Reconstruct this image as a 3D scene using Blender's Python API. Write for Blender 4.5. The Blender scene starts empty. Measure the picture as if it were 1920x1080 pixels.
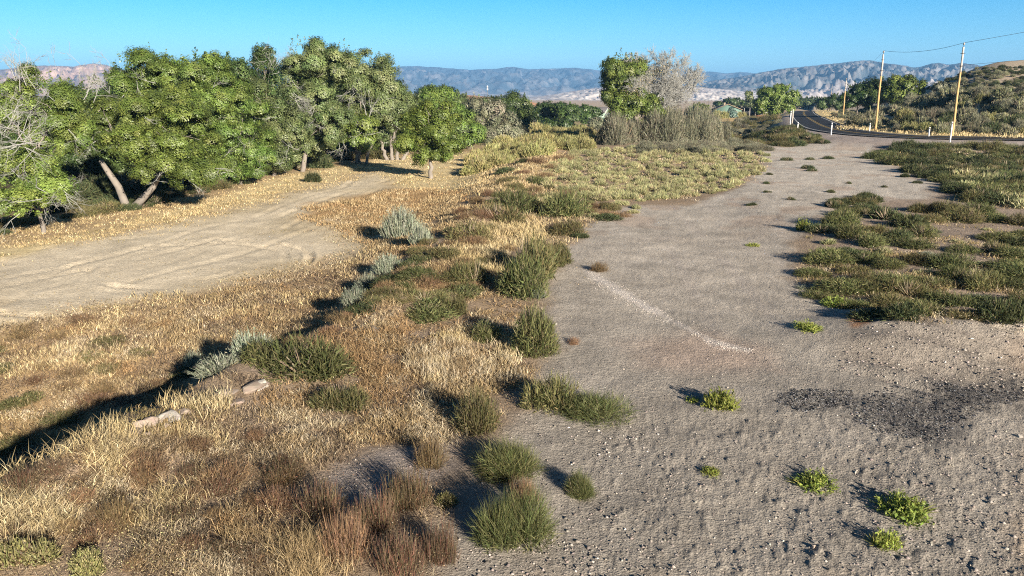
import bpy, math, random
import numpy as np
from mathutils import Vector, Matrix

random.seed(7)
rng = np.random.default_rng(11)
scene = bpy.context.scene
COL = scene.collection

# ------------------------------------------------------------------ camera model
F = 1500.0
CAMZ = 6.0
HORIZON = 170.0
PITCH = math.atan((540.0 - HORIZON) / F)
CP, SP = math.cos(PITCH), math.sin(PITCH)


def ray(px, py):
    px = np.asarray(px, float); py = np.asarray(py, float)
    u = (px - 960.0) / F
    v = (540.0 - py) / F
    return u, CP + v * SP, -SP + v * CP


def project(X, Y, Z):
    dz = Z - CAMZ
    depth = Y * CP - dz * SP
    up = Y * SP + dz * CP
    depth = np.where(depth < 0.1, 0.1, depth)
    return 960 + F * X / depth, 540 - F * up / depth


# ------------------------------------------------------------------ noise helpers
def _hash(ix, iy, seed):
    h = (ix.astype(np.int64) * 374761393 + iy.astype(np.int64) * 668265263 + seed * 1442695041) & 0xFFFFFFFF
    h = ((h ^ (h >> 13)) * 1274126177) & 0xFFFFFFFF
    h = h ^ (h >> 16)
    return (h & 0xFFFFFF) / float(0xFFFFFF)


def vnoise(x, y, seed=0):
    x = np.asarray(x, float); y = np.asarray(y, float)
    ix = np.floor(x); iy = np.floor(y)
    fx = x - ix; fy = y - iy
    fx = fx * fx * (3 - 2 * fx); fy = fy * fy * (3 - 2 * fy)
    a = _hash(ix, iy, seed); b = _hash(ix + 1, iy, seed)
    c = _hash(ix, iy + 1, seed); d = _hash(ix + 1, iy + 1, seed)
    return (a + (b - a) * fx) * (1 - fy) + (c + (d - c) * fx) * fy


def fbm(x, y, octaves=4, seed=0, gain=0.5):
    t = 0; amp = 1; n = 0
    x = np.asarray(x, float); y = np.asarray(y, float)
    for i in range(octaves):
        t = t + amp * vnoise(x, y, seed + i * 17)
        n += amp; amp *= gain
        x, y = (x * 1.6 - y * 1.2) * 1.02, (x * 1.2 + y * 1.6) * 1.02
    return t / n


def ss(a, b, x):
    t = np.clip((np.asarray(x, float) - a) / (b - a), 0, 1)
    return t * t * (3 - 2 * t)


def lerp(a, b, t):
    return a + (b - a) * t


# ------------------------------------------------------------------ road course
ROAD_L = [(160, 50, 1.2), (100, 70, 1.05), (70, 79.0, 1.0), (53, 84.0, 1.0), (46.4, 85.8, 1.0), (42.0, 88.0, 1.0),
          (39.4, 92, 1.0), (38.7, 99, 1.0), (39.3, 107.6, 1.0), (42.3, 120, 0.95), (53.3, 155, 0.7), (75, 220, -0.2),
          (106, 307, -1.25), (150, 420, -4.5)]
ROAD_W = 6.3


def chaikin(pts, n=3):
    pts = np.array(pts, float)
    for _ in range(n):
        q = 0.75 * pts[:-1] + 0.25 * pts[1:]
        r = 0.25 * pts[:-1] + 0.75 * pts[1:]
        mid = np.empty((len(q) * 2, pts.shape[1]))
        mid[0::2] = q; mid[1::2] = r
        pts = np.vstack([pts[:1], mid, pts[-1:]])
    return pts


def offset_line(pts, d):
    """points moved d metres to the right of the direction of travel"""
    t = np.gradient(pts[:, :2], axis=0)
    t /= np.linalg.norm(t, axis=1)[:, None] + 1e-9
    o = pts.copy()
    o[:, 0] += t[:, 1] * d
    o[:, 1] -= t[:, 0] * d
    return o


ROAD_EDGE = chaikin(ROAD_L, 3)
ROAD_C = offset_line(ROAD_EDGE, ROAD_W / 2)
# even out the centre line
_c = ROAD_C
_s = np.concatenate([[0], np.cumsum(np.linalg.norm(np.diff(_c[:, :2], axis=0), axis=1))])
_u = np.arange(0, _s[-1], 1.5)
ROAD_C = np.stack([np.interp(_u, _s, _c[:, k]) for k in range(3)], 1)
for _ in range(6):
    ROAD_C[1:-1] = 0.25 * ROAD_C[:-2] + 0.5 * ROAD_C[1:-1] + 0.25 * ROAD_C[2:]
_RC = ROAD_C[::3]


def road_dist(X, Y):
    """signed distance to the road centre (right of travel positive) and road level there"""
    X = np.asarray(X, float); Y = np.asarray(Y, float)
    best = np.full(X.shape, 1e9); sd = np.full(X.shape, -1e9); zr = np.zeros(X.shape)
    for i in range(len(_RC) - 1):
        ax, ay, az = _RC[i]; bx, by, bz = _RC[i + 1]
        dx, dy = bx - ax, by - ay
        L2 = dx * dx + dy * dy
        t = np.clip(((X - ax) * dx + (Y - ay) * dy) / L2, 0, 1)
        ex = X - (ax + t * dx); ey = Y - (ay + t * dy)
        d = np.hypot(ex, ey)
        side = np.sign(ex * dy - ey * dx)
        m = d < best
        best = np.where(m, d, best)
        sd = np.where(m, d * side, sd)
        zr = np.where(m, az + t * (bz - az), zr)
    return sd, zr


# ------------------------------------------------------------------ terrain
BY = [0, 8, 11.6, 13.9, 16.9, 20.2, 24, 32.6, 44, 62, 81.5, 111, 150]
BX = [-9.6, -8.6, -7.6, -6.9, -5.7, -4.5, -3.6, -2.8, -1.6, 0.0, 2.7, 6.5, 10]


def crest_x(Y):
    return np.interp(Y, BY, BX) + 1.5 * (fbm(np.asarray(Y) * 0.30, np.zeros_like(Y) + 0.5, 3, 5, 0.6) - 0.5) + 0.7 * (fbm(np.asarray(Y) * 1.1, np.zeros_like(Y) + 3.5, 3, 9, 0.65) - 0.5)


def height_smooth(X, Y):
    X = np.asarray(X, float); Y = np.asarray(Y, float)
    r = np.hypot(X, Y)
    low = -0.95 - 1.3 * (1 - ss(14, 26, Y)) - 1.65 * ss(50, 170, Y) - 1.8 * ss(160, 420, r) - 30 * ss(600, 3500, r)
    d = crest_x(Y) - X
    W = 1.5 + 0.035 * np.clip(Y, 0, 80) + 1.2 * vnoise(X * 0.25, Y * 0.25, 6) + 1.6 * ss(22, 32, Y)
    m = (1 - ss(0, 1, d / W)) * (1 - ss(97, 110, Y + 3 * (vnoise(X * 0.1, Y * 0.1, 8) - 0.5)))
    lip = 0.55 * vnoise(X * 0.6, Y * 0.6, 12) * np.exp(-((d + 0.7) / 0.9) ** 2) * (Y < 90)
    # bank of spoil beside the lot and the low rise under the thicket
    lot = 0.6 * np.exp(-((X - 11.5) / 4.0) ** 2 - ((Y - 19.0) / 1.8) ** 2)
    lot = lot + 0.25 * ss(8, 13, X - 0.05 * Y) * ss(20, 24, Y) * (1 - ss(55, 75, Y))
    z = lerp(low, lot, m) + lip * m
    sd, zr = road_dist(X, Y)
    # left shoulder of the road
    wl = ss(3.7, 12.5, -sd)
    zl = lerp(zr - 0.06, z, wl)
    # right of the road: cut bank, then the hill
    a = X / np.maximum(Y, 1.0)
    hm = ss(0.40, 0.60, a) * ss(125, 235, r) * (1 - 0.6 * ss(330, 700, r))
    bank = ss(4.6, 22, sd) * (1 - ss(128, 165, Y))
    back = -2.0 * ss(150, 420, r) * (1 - hm)
    zrgt = (zr - 0.06) * (1 - ss(0, 60, sd)) + ss(0, 60, sd) * (1.0 + back) + 3.1 * np.maximum(bank, hm) + 8.9 * hm
    zrgt = zrgt + 2.2 * bank * (fbm(X * 0.07, Y * 0.07, 3, 21) - 0.5) * ss(5, 14, sd) + 3.0 * hm * (fbm(X * 0.02, Y * 0.02, 3, 23) - 0.5)
    f_ = ((X - 0.2 * Y + 3.0 * (fbm(X * 0.06, Y * 0.06, 2, 25) - 0.5)) / 13.0) % 1.0
    saw = np.where(f_ < 0.28, ss(0, 0.28, f_), 1 - (f_ - 0.28) / 0.72)
    zrgt = zrgt + bank * ss(6, 16, sd) * (1 - ss(60, 90, sd)) * 2.0 * (saw - 0.5)
    far = ss(900, 1500, r)
    z2 = np.where(sd > 0, zrgt, zl)
    return lerp(z2, low, far)


def micro(X, Y):
    r = np.hypot(X, Y)
    k = 1 - ss(60, 200, r)
    n = 0.10 * (fbm(X * 0.45, Y * 0.45, 3, 31) - 0.5) + 0.045 * (fbm(X * 2.6, Y * 2.6, 4, 33, 0.6) - 0.5)
    return n * k + 0.4 * (fbm(X * 0.03, Y * 0.03, 3, 35) - 0.5) * ss(100, 300, r) * (1 - ss(900, 1500, r))


def height(X, Y):
    sd, _ = road_dist(X, Y)
    k = ss(3.4, 5.0, np.abs(sd))
    return height_smooth(X, Y) + micro(X, Y) * k


# polar look-up: pixel -> point on the terrain
_AZ = np.radians(np.linspace(-44, 44, 331))
_R = np.exp(np.linspace(math.log(4.5), math.log(9000), 900))
_RX = np.sin(_AZ)[:, None] * _R[None]; _RY = np.cos(_AZ)[:, None] * _R[None]
_TAN = (height_smooth(_RX, _RY) - CAMZ) / _R[None]
_TAN = np.maximum.accumulate(_TAN + np.arange(len(_R))[None] * 1e-9, axis=1)


def at(px, py):
    """ground point seen at a pixel (arrays)"""
    px = np.atleast_1d(np.asarray(px, float)); py = np.atleast_1d(np.asarray(py, float))
    dx, dy, dz = ray(px, py)
    az = np.arctan2(dx, dy); tn = dz / np.hypot(dx, dy)
    ci = np.clip(np.round((az - _AZ[0]) / (_AZ[1] - _AZ[0])).astype(int), 0, len(_AZ) - 1)
    r = np.empty_like(az)
    for c in np.unique(ci):
        m = ci == c
        r[m] = np.interp(tn[m], _TAN[c], _R)
    X = r * np.sin(az); Y = r * np.cos(az)
    return X, Y, height(X, Y)


def at1(px, py):
    x, y, z = at(px, py)
    return Vector((x[0], y[0], z[0]))


def inside(px, py, poly):
    px = np.asarray(px); py = np.asarray(py)
    n = len(poly); r = np.zeros(px.shape, bool)
    for i in range(n):
        x0, y0 = poly[i]; x1, y1 = poly[(i + 1) % n]
        if y0 == y1:
            continue
        c = ((y0 > py) != (y1 > py)) & (px < (x1 - x0) * (py - y0) / (y1 - y0) + x0)
        r ^= c
    return r


def world_poly(poly):
    p = np.array(poly, float)
    # densify so straight pixel edges stay straight on the ground
    out = []
    for i in range(len(p)):
        a, b = p[i], p[(i + 1) % len(p)]
        for t in np.linspace(0, 1, 5)[:-1]:
            out.append(a + (b - a) * t)
    out = np.array(out)
    X, Y, _ = at(out[:, 0], out[:, 1])
    return list(zip(X, Y))


def poly_mask(X, Y, wpoly, soft=1.0, wob=0.6, seed=0, scale=0.5):
    """soft mask of a ground polygon, ragged edges"""
    X = np.asarray(X); Y = np.asarray(Y)
    P = np.array(wpoly)
    x0, x1 = P[:, 0].min() - soft - wob - 1, P[:, 0].max() + soft + wob + 1
    y0, y1 = P[:, 1].min() - soft - wob - 1, P[:, 1].max() + soft + wob + 1
    sel = (X > x0) & (X < x1) & (Y > y0) & (Y < y1)
    out = np.zeros(X.shape)
    xs = X[sel]; ys = Y[sel]
    if len(xs) == 0:
        return out
    d = np.full(xs.shape, 1e9)
    for i in range(len(P)):
        ax, ay = P[i]; bx, by = P[(i + 1) % len(P)]
        dx, dy = bx - ax, by - ay
        t = np.clip(((xs - ax) * dx + (ys - ay) * dy) / (dx * dx + dy * dy + 1e-9), 0, 1)
        d = np.minimum(d, np.hypot(xs - ax - t * dx, ys - ay - t * dy))
    d = np.where(inside(xs, ys, wpoly), d, -d)
    d = d + wob * 2 * (fbm(xs * scale, ys * scale, 4, 51 + seed, 0.6) - 0.5)
    out[sel] = ss(-soft, soft, d)
    return out


# ------------------------------------------------------------------ materials
def new_mat(name):
    m = bpy.data.materials.new(name); m.use_nodes = True
    nt = m.node_tree; nt.nodes.clear()
    return m, nt, nt.nodes, nt.links


def mat_plain(name, color, rough=0.7, metal=0.0, noise=0.25, scale=3.0, spec=0.3):
    m, nt, N, L = new_mat(name)
    o = N.new('ShaderNodeOutputMaterial'); b = N.new('ShaderNodeBsdfPrincipled')
    b.inputs['Roughness'].default_value = rough; b.inputs['Metallic'].default_value = metal
    b.inputs['Specular IOR Level'].default_value = spec
    tc = N.new('ShaderNodeTexCoord'); nz = N.new('ShaderNodeTexNoise')
    nz.inputs['Scale'].default_value = scale; nz.inputs['Detail'].default_value = 5
    L.new(tc.outputs['Object'], nz.inputs['Vector'])
    mp = N.new('ShaderNodeMapRange'); mp.inputs['To Min'].default_value = 1 - noise; mp.inputs['To Max'].default_value = 1 + noise
    L.new(nz.outputs['Fac'], mp.inputs['Value'])
    mx = N.new('ShaderNodeMix'); mx.data_type = 'RGBA'; mx.blend_type = 'MULTIPLY'; mx.inputs['Factor'].default_value = 1
    mx.inputs['A'].default_value = (*color, 1)
    L.new(mp.outputs['Result'], mx.inputs['B'])
    L.new(mx.outputs['Result'], b.inputs['Base Color'])
    L.new(b.outputs['BSDF'], o.inputs['Surface'])
    return m


def mat_leaf(name, trans=0.25, rough=0.6, var=0.25, spec=0.2, hue=0.02):
    """plant material: colour from the mesh's own attribute, a little different on every plant"""
    m, nt, N, L = new_mat(name)
    o = N.new('ShaderNodeOutputMaterial'); b = N.new('ShaderNodeBsdfPrincipled')
    b.inputs['Roughness'].default_value = rough; b.inputs['Specular IOR Level'].default_value = spec
    at_ = N.new('ShaderNodeAttribute'); at_.attribute_name = 'col'
    oi = N.new('ShaderNodeObjectInfo')
    hs = N.new('ShaderNodeHueSaturation')
    mr = N.new('ShaderNodeMapRange'); mr.inputs['To Min'].default_value = 1 - var; mr.inputs['To Max'].default_value = 1 + var
    L.new(oi.outputs['Random'], mr.inputs['Value']); L.new(mr.outputs['Result'], hs.inputs['Value'])
    mm = N.new('ShaderNodeMath'); mm.operation = 'MULTIPLY_ADD'; mm.inputs[1].default_value = 2 * hue; mm.inputs[2].default_value = 0.5 - hue
    fr = N.new('ShaderNodeMath'); fr.operation = 'MULTIPLY'; fr.inputs[1].default_value = 7.31
    ff = N.new('ShaderNodeMath'); ff.operation = 'FRACT'
    L.new(oi.outputs['Random'], fr.inputs[0]); L.new(fr.outputs[0], ff.inputs[0]); L.new(ff.outputs[0], mm.inputs[0])
    L.new(mm.outputs[0], hs.inputs['Hue'])
    L.new(at_.outputs['Color'], hs.inputs['Color'])
    L.new(hs.outputs['Color'], b.inputs['Base Color'])
    if trans > 0:
        tr = N.new('ShaderNodeBsdfTranslucent'); L.new(hs.outputs['Color'], tr.inputs['Color'])
        mx = N.new('ShaderNodeMixShader'); mx.inputs[0].default_value = trans
        L.new(b.outputs['BSDF'], mx.inputs[1]); L.new(tr.outputs['BSDF'], mx.inputs[2])
        L.new(mx.outputs[0], o.inputs['Surface'])
    else:
        L.new(b.outputs['BSDF'], o.inputs['Surface'])
    return m


def mat_ground(name, fine=6.0, bump=0.9, lo=0.74, hi=1.26):
    m, nt, N, L = new_mat(name)
    o = N.new('ShaderNodeOutputMaterial'); b = N.new('ShaderNodeBsdfPrincipled')
    b.inputs['Roughness'].default_value = 0.95; b.inputs['Specular IOR Level'].default_value = 0.1
    at_ = N.new('ShaderNodeAttribute'); at_.attribute_name = 'col'
    tc = N.new('ShaderNodeTexCoord')
    n1 = N.new('ShaderNodeTexNoise'); n1.inputs['Scale'].default_value = fine * 1.6; n1.inputs['Detail'].default_value = 8; n1.inputs['Roughness'].default_value = 0.7
    n2 = N.new('ShaderNodeTexNoise'); n2.inputs['Scale'].default_value = fine * 0.12; n2.inputs['Detail'].default_value = 6; n2.inputs['Roughness'].default_value = 0.6
    vo = N.new('ShaderNodeTexVoronoi'); vo.inputs['Scale'].default_value = fine * 5
    for n in (n1, n2, vo):
        L.new(tc.outputs['Object'], n.inputs['Vector'])
    mr = N.new('ShaderNodeMapRange'); mr.inputs['From Min'].default_value = 0.3; mr.inputs['From Max'].default_value = 0.7
    mr.inputs['To Min'].default_value = lo; mr.inputs['To Max'].default_value = hi
    L.new(n1.outputs['Fac'], mr.inputs['Value'])
    mr2 = N.new('ShaderNodeMapRange'); mr2.inputs['From Min'].default_value = 0.3; mr2.inputs['From Max'].default_value = 0.7
    mr2.inputs['To Min'].default_value = 0.84; mr2.inputs['To Max'].default_value = 1.16
    L.new(n2.outputs['Fac'], mr2.inputs['Value'])
    mu = N.new('ShaderNodeMath'); mu.operation = 'MULTIPLY'
    L.new(mr.outputs['Result'], mu.inputs[0]); L.new(mr2.outputs['Result'], mu.inputs[1])
    mx = N.new('ShaderNodeMix'); mx.data_type = 'RGBA'; mx.blend_type = 'MULTIPLY'; mx.inputs['Factor'].default_value = 1
    L.new(at_.outputs['Color'], mx.inputs['A']); L.new(mu.outputs[0], mx.inputs['B'])
    L.new(mx.outputs['Result'], b.inputs['Base Color'])
    bp = N.new('ShaderNodeBump'); bp.inputs['Strength'].default_value = bump; bp.inputs['Distance'].default_value = 0.05
    ad = N.new('ShaderNodeMath'); ad.operation = 'MULTIPLY_ADD'; ad.inputs[1].default_value = 0.25
    L.new(vo.outputs['Distance'], ad.inputs[0]); L.new(n1.outputs['Fac'], ad.inputs[2])
    L.new(ad.outputs[0], bp.inputs['Height']); L.new(bp.outputs['Normal'], b.inputs['Normal'])
    L.new(b.outputs['BSDF'], o.inputs['Surface'])
    return m


M_GROUND = mat_ground('soil')
M_HILL = mat_ground('mountain_soil', fine=0.02, bump=0.0, lo=0.7, hi=1.3)
M_LEAF = mat_leaf('leaves', 0.06, 0.45, 0.12, 0.35, 0.012)
M_BUSH = mat_leaf('shrub_leaves', 0.2, 0.7, 0.28, 0.15, 0.015)
M_GRASS = mat_leaf('dry_grass_blades', 0.25, 0.7, 0.0, 0.15, 0.0)
M_STONE = mat_leaf('stones', 0.0, 0.9, 0.2, 0.1, 0.0)
M_BARK = mat_plain('pale_bark', (0.215, 0.19, 0.165), 0.9, noise=0.45, scale=2.5)
M_BARKD = mat_plain('grey_bark', (0.22, 0.19, 0.16), 0.9, noise=0.4, scale=2.5)
M_DEAD = mat_plain('dead_wood', (0.29, 0.29, 0.27), 0.9, noise=0.25, scale=1.5)
M_ROAD = mat_plain('asphalt', (0.022, 0.022, 0.025), 0.85, noise=0.3, scale=0.6, spec=0.2)
M_WHITE = mat_plain('white_paint', (0.75, 0.75, 0.74), 0.6, noise=0.08, scale=2)
M_YELLOW = mat_plain('yellow_paint', (0.36, 0.25, 0.07), 0.7, noise=0.15, scale=1)
M_LINE = mat_plain('road_white_paint', (0.55, 0.55, 0.54), 0.7, noise=0.15, scale=1)
M_POLE = mat_plain('pole_wood', (0.50, 0.33, 0.15), 0.85, noise=0.3, scale=0.8)
M_POLETOP = mat_plain('weathered_pole_wood', (0.46, 0.42, 0.37), 0.9, noise=0.25, scale=1.0)
M_STEEL = mat_plain('dark_steel', (0.12, 0.12, 0.13), 0.5, 0.6, noise=0.1)
M_WIRE = mat_plain('wire', (0.10, 0.11, 0.12), 0.6, 0.4, noise=0.05)
M_CERAM = mat_plain('insulator', (0.30, 0.27, 0.25), 0.35, noise=0.1)


# ------------------------------------------------------------------ mesh helpers
def mesh_np(name, V, faces, mat, col=None, smooth=False):
    """faces: list of (n,k) int arrays"""
    me = bpy.data.meshes.new(name)
    V = np.asarray(V, np.float32)
    me.vertices.add(len(V)); me.vertices.foreach_set('co', V.ravel())
    faces = [np.asarray(f, np.int32) for f in faces if len(f)]
    idx = np.concatenate([f.ravel() for f in faces])
    tot = np.concatenate([np.full(len(f), f.shape[1], np.int32) for f in faces])
    st = np.concatenate([[0], np.cumsum(tot)[:-1]]).astype(np.int32)
    me.loops.add(len(idx)); me.loops.foreach_set('vertex_index', idx)
    me.polygons.add(len(tot)); me.polygons.foreach_set('loop_start', st)
    try:
        me.polygons.foreach_set('loop_total', tot)
    except Exception:
        pass
    if smooth:
        me.polygons.foreach_set('use_smooth', np.ones(len(tot), bool))
    if col is not None:
        a = me.attributes.new('col', 'FLOAT_COLOR', 'POINT')
        c = np.ones((len(V), 4), np.float32); c[:, :3] = np.clip(col, 0, 1)
        a.data.foreach_set('color', c.ravel())
    me.materials.append(mat)
    me.update(calc_edges=True)
    return me


def link(name, data, parent=None, loc=None):
    o = bpy.data.objects.new(name, data); COL.objects.link(o)
    if parent is not None:
        o.parent = parent
    if loc is not None:
        o.location = loc
    return o


def tag(o, label=None, cat=None, group=None, kind=None):
    if label: o['label'] = label
    if cat: o['category'] = cat
    if group: o['group'] = group
    if kind: o['kind'] = kind
    return o


def empty(name, loc, label, cat, group=None, rz=0.0):
    o = bpy.data.objects.new(name, None); COL.objects.link(o)
    o.location = loc; o.rotation_euler = (0, 0, rz); o.empty_display_size = 0.3
    return tag(o, label, cat, group)


def unit(v):
    return v / (np.linalg.norm(v, axis=-1, keepdims=True) + 1e-9)


def tubes(P0, P1, R0, R1, sides=5):
    """tapered prisms for many segments at once"""
    P0 = np.asarray(P0, float); P1 = np.asarray(P1, float)
    R0 = np.asarray(R0, float)[:, None, None]; R1 = np.asarray(R1, float)[:, None, None]
    d = unit(P1 - P0)
    ref = np.where(np.abs(d[:, 2:3]) > 0.9, np.array([[1.0, 0, 0]]), np.array([[0, 0, 1.0]]))
    a = unit(np.cross(d, ref)); b = np.cross(d, a)
    ang = np.arange(sides) * 2 * math.pi / sides
    ring = a[:, None] * np.cos(ang)[None, :, None] + b[:, None] * np.sin(ang)[None, :, None]
    n = len(P0)
    V = np.concatenate([P0[:, None] + ring * R0, P1[:, None] + ring * R1], 1).reshape(-1, 3)
    base = (np.arange(n) * 2 * sides)[:, None]
    k = np.arange(sides); k2 = (k + 1) % sides
    Fq = np.stack([base + k, base + k2, base + k2 + sides, base + k + sides], -1).reshape(-1, 4)
    caps = base + sides + k
    return V, [Fq, caps.reshape(n, sides)]


def tube_path(pts, radii, sides=8):
    """one smooth tube along a path"""
    pts = np.asarray(pts, float); n = len(pts)
    t = unit(np.gradient(pts, axis=0))
    ref = np.array([0.31, 0.95, 0.05])
    a = unit(np.cross(t, ref)); b = np.cross(t, a)
    ang = np.arange(sides) * 2 * math.pi / sides
    V = (pts[:, None] + (a[:, None] * np.cos(ang)[None, :, None] + b[:, None] * np.sin(ang)[None, :, None]) * np.asarray(radii)[:, None, None]).reshape(-1, 3)
    k = np.arange(sides); k2 = (k + 1) % sides
    base = (np.arange(n - 1) * sides)[:, None]
    Fq = np.stack([base + k, base + k2, base + k2 + sides, base + k + sides], -1).reshape(-1, 4)
    caps = [np.array([k[::-1]]), np.array([(n - 1) * sides + k])]
    return V, [Fq, *caps]


def merge(parts):
    """parts: list of (V, faces)"""
    Vs = []; Fs = []; o = 0
    for V, fs in parts:
        Vs.append(V)
        Fs += [np.asarray(f) + o for f in fs]
        o += len(V)
    by = {}
    for f in Fs:
        by.setdefault(f.shape[1], []).append(f)
    return np.concatenate(Vs), [np.concatenate(v) for v in by.values()]


def box(cx, cy, cz, sx, sy, sz):
    V = np.array([[x, y, z] for z in (-.5, .5) for y in (-.5, .5) for x in (-.5, .5)]) * [sx, sy, sz] + [cx, cy, cz]
    return V, [np.array([[0, 2, 3, 1], [4, 5, 7, 6], [0, 1, 5, 4], [2, 6, 7, 3], [0, 4, 6, 2], [1, 3, 7, 5]])]


def prism(outline, y0, y1):
    """outline in x,z extruded along y"""
    n = len(outline)
    V = np.array([[x, y, z] for y in (y0, y1) for x, z in outline])
    k = np.arange(n); k2 = (k + 1) % n
    return V, [np.stack([k, k2, k2 + n, k + n], 1), k[None, ::-1], (k + n)[None]]


def rand_dirs(n, r=None):
    r = r or rng
    return unit(r.normal(size=(n, 3)))


# ------------------------------------------------------------------ ground sheet
LOT = world_poly([(840, 1085), (860, 980), (900, 880), (960, 780), (1010, 700), (1030, 620), (1020, 540), (1060, 470), (1110, 420),
                  (1190, 385), (1300, 385), (1390, 350), (1440, 310), (1420, 285), (1400, 272), (1560, 262), (1640, 268), (1640, 290), (1760, 345),
                  (1740, 370), (1560, 395), (1490, 450), (1490, 520), (1560, 570), (1640, 600), (1925, 600), (1925, 1085)])
PATH = world_poly([(-40, 600), (-40, 490), (160, 455), (330, 425), (480, 395), (640, 345), (730, 322), (760, 326), (690, 350), (560, 400), (480, 440),
                   (600, 440), (660, 455), (640, 475), (520, 490), (430, 520), (300, 545), (150, 570)])
PALE = world_poly([(-40, 640), (-40, 480), (330, 415), (700, 320), (780, 330), (700, 380), (640, 420), (760, 440), (700, 480), (560, 520), (350, 560), (150, 600)])
ORANGE1 = world_poly([(560, 400), (640, 370), (760, 355), (850, 360), (860, 390), (760, 410), (700, 420), (640, 430)])
ORANGE2 = world_poly([(-40, 640), (150, 575), (400, 545), (560, 505), (720, 470), (760, 480), (700, 540), (640, 590), (520, 640), (380, 690), (250, 730), (-40, 800)])
DARKG = world_poly([(1605, 790), (1590, 758), (1650, 738), (1760, 728), (1860, 735), (1925, 735), (1925, 748), (1850, 765), (1800, 792), (1745, 822), (1660, 812)])
DARKG2 = world_poly([(1450, 750), (1480, 735), (1540, 735), (1600, 750), (1580, 770), (1500, 770)])
STRIPE1 = world_poly([(1096, 508), (1112, 511), (1162, 538), (1216, 570), (1266, 601), (1256, 603), (1202, 576), (1152, 549), (1116, 526)])
STRIPE2 = world_poly([(1266, 602), (1345, 639), (1414, 656), (1404, 660), (1335, 644), (1276, 612)])
TANSPOT = world_poly([(1180, 640), (1300, 620), (1420, 650), (1440, 690), (1330, 700), (1220, 690)])
BARE = world_poly([(560, 920), (640, 870), (700, 838), (830, 830), (850, 870), (800, 900), (700, 950), (600, 950)])
STRAWFAR = world_poly([(-40, 500), (240, 415), (430, 362), (560, 322), (640, 312), (760, 290), (880, 285), (930, 300), (900, 350), (860, 360), (760, 352), (700, 318), (330, 412), (-40, 478)])
VERGE = world_poly([(1535, 206), (1600, 208), (1640, 214), (1590, 232), (1680, 246), (1920, 262), (1800, 255), (1660, 247), (1585, 236)])
GOLD = world_poly([(1335, 214), (1430, 214), (1470, 212), (1440, 235), (1400, 262), (1360, 262), (1340, 240)])
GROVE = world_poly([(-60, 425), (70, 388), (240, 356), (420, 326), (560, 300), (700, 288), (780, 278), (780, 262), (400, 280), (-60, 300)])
SPOIL = world_poly([(1560, 680), (1600, 610), (1700, 600), (1930, 605), (1930, 720), (1700, 715)])
RUSTY = world_poly([(1590, 590), (1640, 588), (1640, 605), (1600, 608)])

C_LOT = np.array([0.41, 0.366, 0.312])
C_SOIL = np.array([0.31, 0.235, 0.165])


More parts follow.
